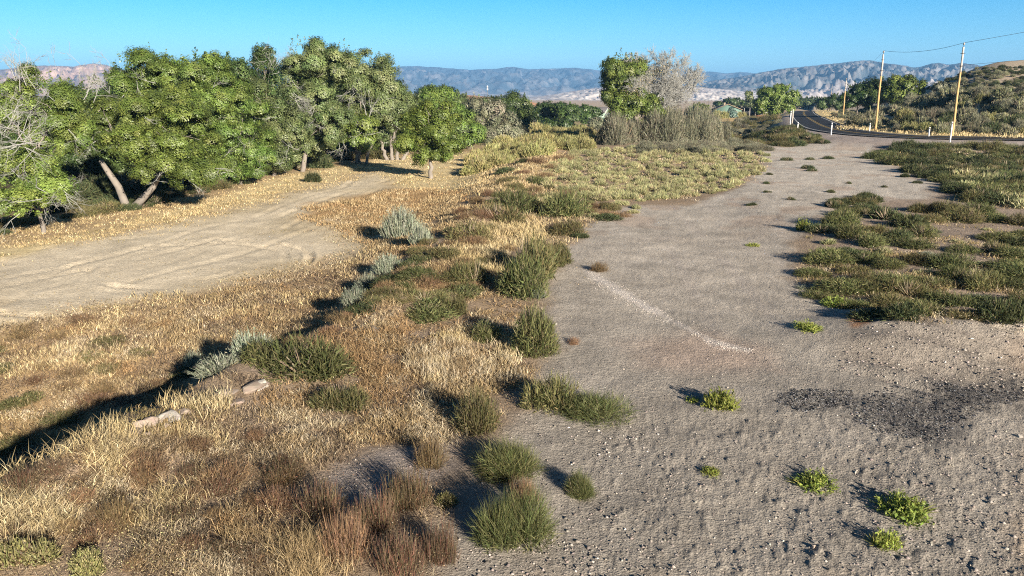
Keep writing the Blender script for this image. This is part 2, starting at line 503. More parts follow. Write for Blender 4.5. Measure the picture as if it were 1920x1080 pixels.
def ground_color(X, Y):
    r = np.hypot(X, Y)
    sh = X.shape
    n1 = fbm(X * 0.25, Y * 0.25, 4, 61); n2 = fbm(X * 1.3, Y * 1.3, 4, 63, 0.6); n3 = fbm(X * 7, Y * 7, 3, 65, 0.6)
    C = np.empty(sh + (3,)); C[:] = C_SOIL

    def put(mask, c, k=1.0):
        nonlocal C
        mm = (mask * k)[..., None]
        C = C * (1 - mm) + np.asarray(c) * mm
    # left field
    d = crest_x(Y) - X
    put(ss(1.0, 3.0, d), (0.43, 0.315, 0.185))
    put(ss(1.0, 3.0, d) * ss(0.5, 0.62, n1), (0.36, 0.25, 0.13))
    m = poly_mask(X, Y, PALE, 2.0, 2.0, 1, 0.3); put(m, (0.60, 0.50, 0.34))
    put(m * ss(0.5, 0.6, n2), (0.40, 0.33, 0.22), 0.6)
    m = poly_mask(X, Y, PATH, 1.6, 1.8, 2, 0.4); put(m, (0.66, 0.57, 0.43), 0.9)
    m = poly_mask(X, Y, ORANGE1, 1.5, 2.5, 3, 0.3); put(m, (0.46, 0.30, 0.15))
    m = poly_mask(X, Y, ORANGE2, 1.0, 1.2, 4, 0.4); put(m, (0.37, 0.26, 0.145), 0.9)
    m = poly_mask(X, Y, STRAWFAR, 1.0, 1.5, 5, 0.3); put(m, (0.64, 0.52, 0.30))
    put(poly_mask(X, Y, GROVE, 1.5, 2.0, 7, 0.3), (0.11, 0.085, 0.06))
    # far valley
    put(ss(90, 125, Y), (0.43, 0.33, 0.18), 0.8)
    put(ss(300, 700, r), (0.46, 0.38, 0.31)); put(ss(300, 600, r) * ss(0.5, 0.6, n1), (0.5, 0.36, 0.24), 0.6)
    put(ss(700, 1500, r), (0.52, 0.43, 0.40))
    # berm patches
    bm = ss(-6, -1, d) * (1 - ss(0.0, 2.0, d)) * (Y < 95)
    put(bm * ss(0.45, 0.6, n1), (0.40, 0.28, 0.15))
    put(bm * ss(0.5, 0.62, n2), (0.27, 0.215, 0.175), 0.7)
    # gravel lot
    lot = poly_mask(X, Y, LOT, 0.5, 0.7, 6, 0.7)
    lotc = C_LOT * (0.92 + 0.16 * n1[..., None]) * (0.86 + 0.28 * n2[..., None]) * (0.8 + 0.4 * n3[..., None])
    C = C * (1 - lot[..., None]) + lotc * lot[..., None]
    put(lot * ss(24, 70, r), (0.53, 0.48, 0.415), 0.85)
    tx = X - (1.2 + 0.145 * Y + 1.2 * np.sin(Y * 0.07 + 0.6))
    for o_ in (0.0, 1.7, 3.6, 5.2):
        tr_ = np.exp(-((tx - o_ - 0.25 * (n1 - 0.5)) / 0.22) ** 2) * ss(0.35, 0.6, n1)
        put(lot * tr_, (0.41, 0.36, 0.325), 0.35)
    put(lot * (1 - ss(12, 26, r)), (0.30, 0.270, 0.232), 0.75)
    # right of the lot, below the thicket
    rt = ss(6, 11, X - 0.18 * Y + 2) * (d < -6)
    put(rt * (1 - lot) * (Y < 95), (0.33, 0.265, 0.215), 0.7)
    put(poly_mask(X, Y, SPOIL, 0.8, 1.0, 10, 0.6), (0.25, 0.215, 0.18), 0.75)
    for poly, c, k, s, w in ((TANSPOT, (0.40, 0.305, 0.245), 0.7, 0.8, 0.5), (STRIPE1, (0.56, 0.51, 0.465), 0.85, 0.14, 0.16),
                             (STRIPE2, (0.56, 0.51, 0.465), 0.7, 0.11, 0.14), (DARKG, (0.095, 0.09, 0.088), 0.85, 0.7, 1.3),
                             (DARKG2, (0.13, 0.125, 0.12), 0.7, 0.6, 0.9), (RUSTY, (0.35, 0.14, 0.04), 0.8, 0.2, 0.3),
                             (BARE, (0.315, 0.27, 0.24), 1.0, 0.35, 0.4)):
        put(poly_mask(X, Y, poly, s, w, int(c[0] * 1000), 1.2), c, k)
    put(lot * ss(0.56, 0.66, fbm(X * 0.5, Y * 0.5, 3, 71)) * ss(30, 40, Y), (0.40, 0.27, 0.19), 0.35)
    # road surroundings
    sd, _ = road_dist(X, Y)
    put((1 - ss(6, 12, -sd)) * (sd < 0) * (1 - ss(118, 130, Y)), (0.34, 0.29, 0.265), 0.9)
    put((1 - ss(5.5, 6.8, -sd)) * (sd < 0), (0.36, 0.31, 0.28), 0.9)
    put((1 - ss(7.5, 10, sd)) * (sd > 0), (0.58, 0.46, 0.24))
    put(ss(8, 14, sd) * (r < 900), (0.46, 0.38, 0.28))
    put(ss(8, 14, sd) * (r < 900) * ss(0.5, 0.6, fbm(X * 0.05, Y * 0.05, 3, 73)), (0.38, 0.295, 0.22), 0.8)
    put(poly_mask(X, Y, VERGE, 1.5, 2, 8, 0.2), (0.60, 0.48, 0.25))
    put(poly_mask(X, Y, GOLD, 3, 3, 9, 0.1), (0.56, 0.40, 0.19))
    C *= (0.88 + 0.24 * n2)[..., None]
    return C


TRK = at([-60, 200, 420, 560, 660, 735], [545, 492, 432, 386, 352, 324])


def ruts(X, Y):
    """tyre tracks: rings in the dusty field, a set curving over the spoil bank"""
    z = np.zeros(X.shape)
    c = at1(330, 500)
    rr = np.hypot(X - c.x, Y - c.y); an = np.arctan2(Y - c.y, X - c.x)
    for R, wd in ((2.6, 0.16), (3.5, 0.2), (4.6, 0.16), (5.4, 0.16), (7.6, 0.2), (8.3, 0.2)):
        k = ss(-0.2, 0.5, np.sin(an * 1.0 + R * 1.3))
        q = (rr - R - 0.3 * np.sin(an * 2 + R)) / wd
        k = k * ss(0.34, 0.52, fbm(X * 0.35 + R, Y * 0.35, 3, 95))
        z += k * (-0.09 * np.exp(-q * q) + 0.06 * np.exp(-((np.abs(q) - 1.7) / 0.7) ** 2))
    tx = X - np.interp(Y, TRK[1], TRK[0])
    fk = ss(TRK[1][0] - 3, TRK[1][0], Y) * (1 - ss(TRK[1][-1], TRK[1][-1] + 3, Y))
    for o_ in (-1.0, 0.9, 2.6, 4.4):
        q = (tx - o_ - 0.9 * (vnoise(Y * 0.22, Y * 0 + o_, 97) - 0.5)) / 0.22
        fk2 = fk * ss(0.3, 0.6, fbm(X * 0.3 + o_, Y * 0.3, 3, 98))
        z += fk2 * (-0.045 * np.exp(-q * q) + 0.032 * np.exp(-((np.abs(q) - 1.8) / 0.6) ** 2))
    c2 = at1(1480, 880)
    rr = np.hypot(X - c2.x, (Y - c2.y))
    m = ss(6.5, 9, X) * ss(13.5, 15.5, Y) * (1 - ss(21.5, 23.5, Y))
    z += m * 0.16 * (fbm(rr * 3.4, np.arctan2(Y - c2.y, X - c2.x) * 1.2, 3, 91, 0.6) - 0.5) * 2
    # rough clods in the near lot
    m = ss(0, 2, X) * (1 - ss(13, 18, Y))
    z += m * 0.028 * np.maximum(fbm(X * 8, Y * 8, 3, 93, 0.6) - 0.54, 0) * 4
    return z


az_dense = np.linspace(-41, 41, 760)
az = np.radians(np.concatenate([np.arange(-180, -41.5, 4), az_dense, np.arange(42, 180, 4)]))
rad = np.concatenate([[0.3, 1.5, 3.0], np.exp(np.linspace(math.log(4.4), math.log(9500), 900))])
RX = (np.sin(az)[:, None] * rad[None]); RY = (np.cos(az)[:, None] * rad[None])
GZ = height(RX, RY) + ruts(RX, RY)
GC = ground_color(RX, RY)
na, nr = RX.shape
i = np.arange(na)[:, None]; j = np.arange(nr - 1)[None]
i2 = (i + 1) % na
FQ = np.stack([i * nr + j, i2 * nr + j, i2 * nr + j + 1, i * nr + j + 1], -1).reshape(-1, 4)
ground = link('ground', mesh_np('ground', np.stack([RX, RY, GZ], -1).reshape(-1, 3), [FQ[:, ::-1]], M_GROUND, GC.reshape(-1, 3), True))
tag(ground, 'dry valley ground with a gravel lot, dusty field and low hill', kind='structure')
del GZ, GC, FQ


# ------------------------------------------------------------------ road
def ribbon(name, line, off0, off1, dz, mat, parent=None):
    a = offset_line(line, off0); b = offset_line(line, off1)
    V = np.concatenate([a, b]); V[:, 2] += dz
    n = len(a); k = np.arange(n - 1)
    return link(name, mesh_np(name, V, [np.stack([k, k + n, k + n + 1, k + 1], 1)[:, ::-1]], mat), parent)


road = ribbon('road', ROAD_C, -ROAD_W / 2 - 0.3, ROAD_W / 2 + 0.3, 0.03, M_ROAD)
tag(road, 'dark two lane asphalt road curving away', kind='structure')
for nm, o0, o1, m in (('edge_line', -2.95, -2.80, M_LINE), ('edge_line', 2.80, 2.95, M_LINE),
                      ('centre_line', -0.22, -0.09, M_YELLOW), ('centre_line', 0.09, 0.22, M_YELLOW)):
    ribbon(nm, ROAD_C, o0, o1, 0.036, m, road)


# ------------------------------------------------------------------ mountains
def elev(px, y):
    dx, dy, dz = ray(px, y)
    return dz / np.hypot(dx, dy), np.arctan2(dx, dy)


def range_mesh(name, sil, rf, rr, zf, base, rock, prof=1.5, amp=0.35, seed=0, nx=520, nyr=110, rough=6.0, rocky=(0.5, 0.62), fscale=1.0, apron=None, label=''):
    px = np.linspace(sil[0][0], sil[-1][0], nx)
    ys = np.interp(px, [s[0] for s in sil], [s[1] for s in sil])
    tn, a = elev(px, ys)
    s = np.concatenate([np.linspace(0, 1, nyr), [1.12, 1.3]])
    R = rf + (rr - rf) * s
    X = np.sin(a)[:, None] * R[None]; Y = np.cos(a)[:, None] * R[None]
    zt = (CAMZ + tn * rr)[:, None]
    hgt = zt - zf
    k = 1.0 / (rr * 0.05 * fscale)
    rid = 1 - np.abs(2 * fbm(X * k, Y * k, 5, 101 + seed, 0.55) - 1)
    rid2 = 1 - np.abs(2 * fbm(X * k * 3, Y * k * 3, 4, 111 + seed, 0.55) - 1)
    s_ = np.clip(s, 0, 1)[None]
    p = s_ ** prof
    z = zf + hgt * p + hgt * amp * ((rid - 0.72) + 0.75 * (rid2 - 0.7)) * (4 * s_ * (1 - s_)) ** 0.7
    jag = hgt * 0.02 * rough / 6 * (fbm(px * 0.12, px * 0, 4, 121 + seed)[:, None] - 0.5) * 2
    z = z + jag * s_ ** 3
    # nothing in front of the crest may rise above the outline
    z = np.minimum(z, CAMZ + tn[:, None] * 1.0 * R[None] - (1 - s_) * hgt * 0.05 + (jag * s_ ** 3))
    z[:, -2] = zt[:, 0] - hgt[:, 0] * 0.1; z[:, -1] = zf
    pat = fbm(X * k * 2.2, Y * k * 2.2, 5, 131 + seed, 0.6); pat2 = fbm(X * k * 9, Y * k * 9, 4, 141 + seed, 0.6)
    rk = ss(rocky[0], rocky[1], 0.34 * pat + 0.26 * pat2 + 0.40 * (rid2 - 0.22) + 0.10 * (0.5 - s_))
    if apron is not None:
        ap = 1 - ss(apron[1] - 0.08, apron[1] + 0.08, s_ + 0.25 * (pat - 0.5))
    C = np.asarray(base) * (1 - rk[..., None]) + np.asarray(rock) * rk[..., None]
    if apron is not None:
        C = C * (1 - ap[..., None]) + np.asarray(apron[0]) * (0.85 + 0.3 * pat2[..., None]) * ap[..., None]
    ny = len(s)
    i = np.arange(nx - 1)[:, None]; j = np.arange(ny - 1)[None]
    Fq = np.stack([i * ny + j, (i + 1) * ny + j, (i + 1) * ny + j + 1, i * ny + j + 1], -1).reshape(-1, 4)
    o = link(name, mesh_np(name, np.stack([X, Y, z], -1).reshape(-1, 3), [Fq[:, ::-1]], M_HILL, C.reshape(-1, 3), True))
    return tag(o, label, kind='structure')


range_mesh('mountains', [(-500, 140), (0, 140), (300, 136), (560, 130), (640, 132), (730, 125), (780, 124), (830, 127), (880, 131), (930, 129), (960, 125), (990, 130), (1040, 128),
                         (1080, 127), (1125, 132), (1180, 130), (1250, 128), (1310, 134), (1340, 135), (1360, 138), (1390, 135), (1420, 138), (1500, 140), (1600, 135), (1700, 140), (1780, 138), (2300, 142)],
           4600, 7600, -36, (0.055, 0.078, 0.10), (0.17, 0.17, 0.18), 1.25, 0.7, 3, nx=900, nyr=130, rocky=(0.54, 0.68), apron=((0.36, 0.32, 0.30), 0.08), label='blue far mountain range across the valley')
range_mesh('mountains', [(1235, 182), (1300, 165), (1330, 152), (1380, 145), (1420, 137), (1470, 128), (1500, 126), (1540, 121), (1580, 118), (1605, 114), (1630, 113), (1660, 118), (1690, 122), (1715, 127),
                         (1730, 124), (1745, 119), (1758, 118), (1775, 121), (1800, 119), (1825, 120), (1850, 126), (1900, 134), (2100, 150)],
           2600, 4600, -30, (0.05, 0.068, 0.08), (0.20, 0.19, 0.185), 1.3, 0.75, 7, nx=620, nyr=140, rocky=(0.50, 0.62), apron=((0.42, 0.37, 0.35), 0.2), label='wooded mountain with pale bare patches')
range_mesh('mountains', [(-500, 150), (-100, 140), (0, 131), (30, 127), (60, 124), (110, 123), (140, 125), (155, 121), (178, 119), (200, 122), (216, 129), (240, 132), (290, 140), (420, 156), (520, 172)],
           2800, 4700, -30, (0.15, 0.125, 0.13), (0.46, 0.32, 0.26), 1.2, 0.8, 11, nx=420, nyr=110, rocky=(0.47, 0.6), label='pinkish rocky butte range')
range_mesh('hills', [(930, 190), (990, 183), (1030, 178), (1060, 173), (1100, 167), (1130, 164), (1180, 161), (1240, 160), (1310, 163), (1340, 166), (1400, 172), (1500, 180), (1560, 188)],
           1900, 3000, -26, (0.40, 0.34, 0.32), (0.66, 0.60, 0.55), 1.2, 0.5, 15, nx=320, nyr=70, rocky=(0.5, 0.56), fscale=0.6, label='low bare pinkish foothills')
range_mesh('hills', [(780, 192), (830, 180), (860, 178), (890, 179), (930, 183), (970, 187), (1010, 194)],
           380, 560, -4.5, (0.50, 0.27, 0.15), (0.56, 0.36, 0.22), 0.9, 0.2, 19, nx=140, nyr=40, label='low orange earth hill')


# ------------------------------------------------------------------ shrub meshes
def col_vary(base, n, dv=0.25, dh=0.08, r=None):
    r = r or rng
    base = np.asarray(base, float)
    if base.ndim == 2:
        base = base[r.integers(0, len(base), n)]
    c = base * (1 + dv * (r.random((n, 1)) * 2 - 1)) * (1 + dh * (r.random((n, 3)) * 2 - 1))
    return c


def spikes(P, D, Ln, Wd, C, bend=None):
    """thin leaf/twig triangles from P along D"""
    n = len(P)
    side = unit(np.cross(D, rand_dirs(n)))
    V = np.stack([P - side * (Wd / 2)[:, None], P + side * (Wd / 2)[:, None], P + D * Ln[:, None]], 1)
    if bend is not None:
        V[:, 2] += bend
    F_ = np.arange(3 * n).reshape(n, 3)
    return V.reshape(-1, 3), F_, np.repeat(C, 3, 0)


def leaves(P, Nrm, size, C, aspect=0.62):
    """diamond leaf quads"""
    n = len(P)
    a = unit(np.cross(Nrm, rand_dirs(n))); b = np.cross(Nrm, a)
    s = (size / 2)[:, None]
    V = np.stack([P - a * s, P - b * s * aspect, P + a * s, P + b * s * aspect], 1).reshape(-1, 3)
    return V, np.arange(4 * n).reshape(n, 4), np.repeat(C, 4, 0)


def bush_mesh(name, n, rx, rz, length, width, cols, up=0.5, core=0.25, lobes=1, dv=0.3, stems=None, inner=0.15, flat=0.0, jit=0.5, leafy=0.0, leafsize=0.03):
    """a shrub: hundreds of thin shoots filling a dome, outward and upward, uneven outline"""
    Ps = []; Ds = []
    lob = [(0, 0, 1.0)] if lobes == 1 else [(random.uniform(-.55, .55) * rx, random.uniform(-.55, .55) * rx, random.uniform(.5, .85)) for _ in range(lobes)]
    for lx, ly, lk in lob:
        m = n // len(lob)
        d = rand_dirs(m); d[:, 2] = np.abs(d[:, 2])
        ph = np.arctan2(d[:, 1], d[:, 0]); th = d[:, 2]
        lump = 0.7 + 0.5 * fbm(ph * 1.6 + lx * 9 + 10, th * 2.4 + ly * 7 + 3, 3, int(abs(lx) * 1000) + 5)
        rr = (core + (1 - core) * rng.random(m) ** 0.6) * lump
        P = d * rr[:, None] * np.array([rx, rx, rz]) * lk + np.array([lx, ly, 0])
        D = unit(d + np.array([0, 0, up]) + rand_dirs(m) * jit)
        P[:, 2] = np.maximum(P[:, 2] - 0.3 * length * D[:, 2], 0.0)
        Ps.append(P); Ds.append(D)
    P = np.concatenate(Ps); D = np.concatenate(Ds); m = len(P)
    L_ = length * (0.5 + rng.random(m)); W_ = width * (0.6 + 0.8 * rng.random(m))
    c = col_vary(cols, m, dv)
    parts = [spikes(P, D, L_, W_, c)]
    if leafy > 0:
        k = int(m * leafy)
        idx = rng.integers(0, m, k)
        pl = P[idx] + D[idx] * (L_[idx] * rng.random(k))[:, None] + rand_dirs(k) * leafsize * 0.6
        nl = unit(rand_dirs(k) + D[idx] * 0.3 + np.array([0, 0, 0.5]))
        parts.append(leaves(pl, nl, leafsize * (0.6 + 0.8 * rng.random(k)), col_vary(cols, k, dv), 0.5))
    if stems is not None:
        k = 40
        d = rand_dirs(k); d[:, 2] = np.abs(d[:, 2]) + 0.25; d = unit(d)
        parts.append(spikes(np.zeros((k, 3)), d, np.full(k, 0.8) * np.linalg.norm(d * [rx, rx, rz], axis=1), np.full(k, width * 2.2), col_vary(stems, k, 0.2)))
    Vs = []; F3 = []; F4 = []; Cs = []; o = 0
    for V, f, c in parts:
        Vs.append(V); (F3 if f.shape[1] == 3 else F4).append(f + o); Cs.append(c); o += len(V)
    fs = []
    if F3: fs.append(np.concatenate(F3))
    if F4: fs.append(np.concatenate(F4))
    return mesh_np(name, np.concatenate(Vs), fs, M_BUSH, np.concatenate(Cs))


GREEN = [(0.115, 0.128, 0.048), (0.082, 0.10, 0.038), (0.16, 0.155, 0.07)]
OLIVE = [(0.13, 0.125, 0.05), (0.10, 0.105, 0.045), (0.17, 0.14, 0.07)]
BRIGHT = [(0.24, 0.29, 0.06), (0.20, 0.25, 0.05), (0.30, 0.32, 0.09)]
SILVER = [(0.23, 0.25, 0.185), (0.18, 0.205, 0.145), (0.30, 0.31, 0.24)]
YGREEN = [(0.31, 0.30, 0.12), (0.25, 0.25, 0.10), (0.36, 0.32, 0.16)]
PALEG = [(0.35, 0.345, 0.175), (0.29, 0.295, 0.145), (0.44, 0.40, 0.235)]
GREYG = [(0.20, 0.20, 0.135), (0.16, 0.165, 0.11), (0.25, 0.235, 0.17)]
RED = [(0.17, 0.085, 0.055), (0.10, 0.07, 0.048), (0.20, 0.125, 0.08), (0.09, 0.075, 0.045), (0.17, 0.13, 0.075), (0.12, 0.105, 0.055)]
BROWN = [(0.20, 0.13, 0.075), (0.15, 0.105, 0.065), (0.26, 0.17, 0.09)]
DARK = [(0.075, 0.09, 0.04), (0.06, 0.08, 0.035), (0.10, 0.105, 0.05)]
STRAW = [(0.55, 0.42, 0.20), (0.48, 0.35, 0.16), (0.62, 0.50, 0.28)]
TWIG = (0.30, 0.24, 0.17)

MESH = {}
# near plants have finer shoots, distant ones broader shoots
MESH['thistle'] = [bush_mesh('thistle_bush', 5600, 0.5, 0.5, 0.16, 0.006, GREEN, 0.55, 0.15, 4, 0.5, TWIG, jit=0.95) for _ in range(4)]
MESH['thistle_mid'] = [bush_mesh('thistle_bush', 3400, 0.5, 0.42, 0.10, 0.013, GREEN, 0.4, 0.2, k, 0.5, TWIG, jit=1.0) for k in (1, 3, 4, 5)]
MESH['olive_mid'] = [bush_mesh('olive_bush', 3000, 0.5, 0.42, 0.10, 0.012, OLIVE, 0.45, 0.15, k, 0.5, TWIG, jit=0.95) for k in (2, 4, 5)]
MESH['weed'] = [bush_mesh('green_weed', 420, 0.5, 0.30, 0.20, 0.022, BRIGHT, 0.4, 0.15, 2, 0.35, (0.2, 0.2, 0.06), jit=0.7, leafy=2.2, leafsize=0.07) for _ in range(4)]
MESH['sage'] = [bush_mesh('sagebrush', 1700, 0.5, 0.5, 0.20, 0.020, SILVER, 1.3, 0.25, k, 0.25, (0.28, 0.25, 0.2), jit=0.45, leafy=1.0, leafsize=0.05) for k in (1, 2)]
MESH['pale'] = [bush_mesh('rabbitbrush', 700, 0.5, 0.42, 0.22, 0.036, PALEG, 0.8, 0.2, k, 0.3, TWIG, jit=0.6) for k in (1, 2, 3, 2)]
MESH['yellow'] = [bush_mesh('rabbitbrush', 1500, 0.5, 0.45, 0.12, 0.030, YGREEN, 0.7, 0.4, k, 0.3, TWIG, jit=0.7, leafy=0.8, leafsize=0.05) for k in (1, 2, 4)]
MESH['grey'] = [bush_mesh('greasewood', 3800, 0.5, 0.5, 0.10, 0.014, GREYG, 0.5, 0.3, k, 0.35, TWIG, jit=0.9, leafy=0.8, leafsize=0.028) for k in (2, 3, 5)]
MESH['dark'] = [bush_mesh('dark_bush', 1500, 0.5, 0.42, 0.13, 0.022, DARK, 0.5, 0.3, k, 0.4, TWIG, jit=0.8, leafy=0.6, leafsize=0.04) for k in (1, 2, 3)]
MESH['red'] = [bush_mesh('red_weed', 2200, 0.5, 0.55, 0.15, 0.008, RED, 1.5, 0.1, 5, 0.35, (0.2, 0.13, 0.09), jit=0.45, leafy=0.7, leafsize=0.02) for _ in range(3)]
MESH['brown'] = [bush_mesh('dry_weed', 1800, 0.5, 0.5, 0.14, 0.008, BROWN, 1.0, 0.1, 4, 0.4, (0.2, 0.15, 0.1), jit=0.5, leafy=0.4, leafsize=0.02) for _ in range(3)]
MESH['bank'] = [bush_mesh('hill_shrub', 1100, 0.5, 0.42, 0.13, 0.034, GREYG + PALEG[:1], 0.6, 0.3, k, 0.35, TWIG, jit=0.8, leafy=0.8, leafsize=0.05) for k in (1, 2, 3)]
NAMES = {'thistle': 'thistle_bush', 'thistle_mid': 'thistle_bush', 'olive_mid': 'olive_bush', 'weed': 'green_weed', 'sage': 'sagebrush', 'pale': 'pale_rabbitbrush',
         'yellow': 'rabbitbrush', 'grey': 'greasewood_bush', 'dark': 'dark_bush', 'red': 'red_weed', 'brown': 'dry_weed', 'bank': 'hill_shrub'}


EXT = {}
CLEAR = []


def plant(kind, x, y, w, h=None, label='', cat='shrub', group=None, sink=0.03, wy=None):
    """one shrub object; w = width, h = height in metres"""
    me = random.choice(MESH[kind])
    o = link(NAMES[kind], me)
    z = float(height(np.array([x]), np.array([y]))[0])
    o.location = (x, y, z - sink)
    if me.name not in EXT:
        v = np.empty(len(me.vertices) * 3, np.float32); me.vertices.foreach_get('co', v); v = v.reshape(-1, 3)
        EXT[me.name] = (2 * float(np.quantile(np.hypot(v[:, 0], v[:, 1]), 0.96)), float(np.quantile(v[:, 2], 0.975)))
    ew, eh = EXT[me.name]
    kz = {'thistle': .54, 'thistle_mid': .55, 'olive_mid': .55, 'weed': .42, 'sage': .68, 'pale': .55, 'yellow': .55, 'grey': .6, 'dark': .52, 'red': .7, 'brown': .65, 'bank': .55}[kind]
    h = h if h is not None else w * 0.55
    o.scale = (w / ew, (wy or w) / ew, h / eh)
    o.rotation_euler = (0, 0, random.uniform(0, 6.28) if wy is None else 0)
    return tag(o, label, cat, group)


def plant_px(kind, px, py, wpx, hpx=None, **kw):
    """py = the foot of the plant on the ground; widths given in photo pixels at that distance"""
    p = at1(px, py)
    dist = p.y * CP - (p.z - CAMZ) * SP
    k = dist / F
    w = wpx * k
    e = math.atan2(CAMZ - p.z, math.hypot(p.x, p.y))
    h = None
    if hpx:
        h = hpx * k * ((1.0 if 'thicket' in kw['group'] else 0.74) if kw.get('group') else 1.0)
        h = max(0.16 * w, (h - 0.5 * w * math.sin(e)) / math.cos(e))
    # the foot seen is the front of the dome: move back by a third of its width
    q = Vector((p.x, p.y, 0)); q = q + q.normalized() * w * 0.33
    return plant(kind, q.x, q.y, w, h, **kw)


def scatter_px(poly, n, seed, mind=None):
    """n pixel points inside a polygon, not closer than mind (x, y) pixels"""
    r = np.random.default_rng(seed)
    P = np.array(poly); lo = P.min(0); hi = P.max(0)
    out = []
    tries = 0
    while len(out) < n and tries < 60:
        tries += 1
        q = lo + r.random((n * 4, 2)) * (hi - lo)
        q = q[inside(q[:, 0], q[:, 1], poly)]
        for a in q:
            if len(out) >= n: break
            if mind is not None and out:
                o = np.array(out)
                if np.any((np.abs(o[:, 0] - a[0]) / mind[0]) ** 2 + (np.abs(o[:, 1] - a[1]) / mind[1]) ** 2 < 1): continue
            out.append(a)
    return np.array(out)


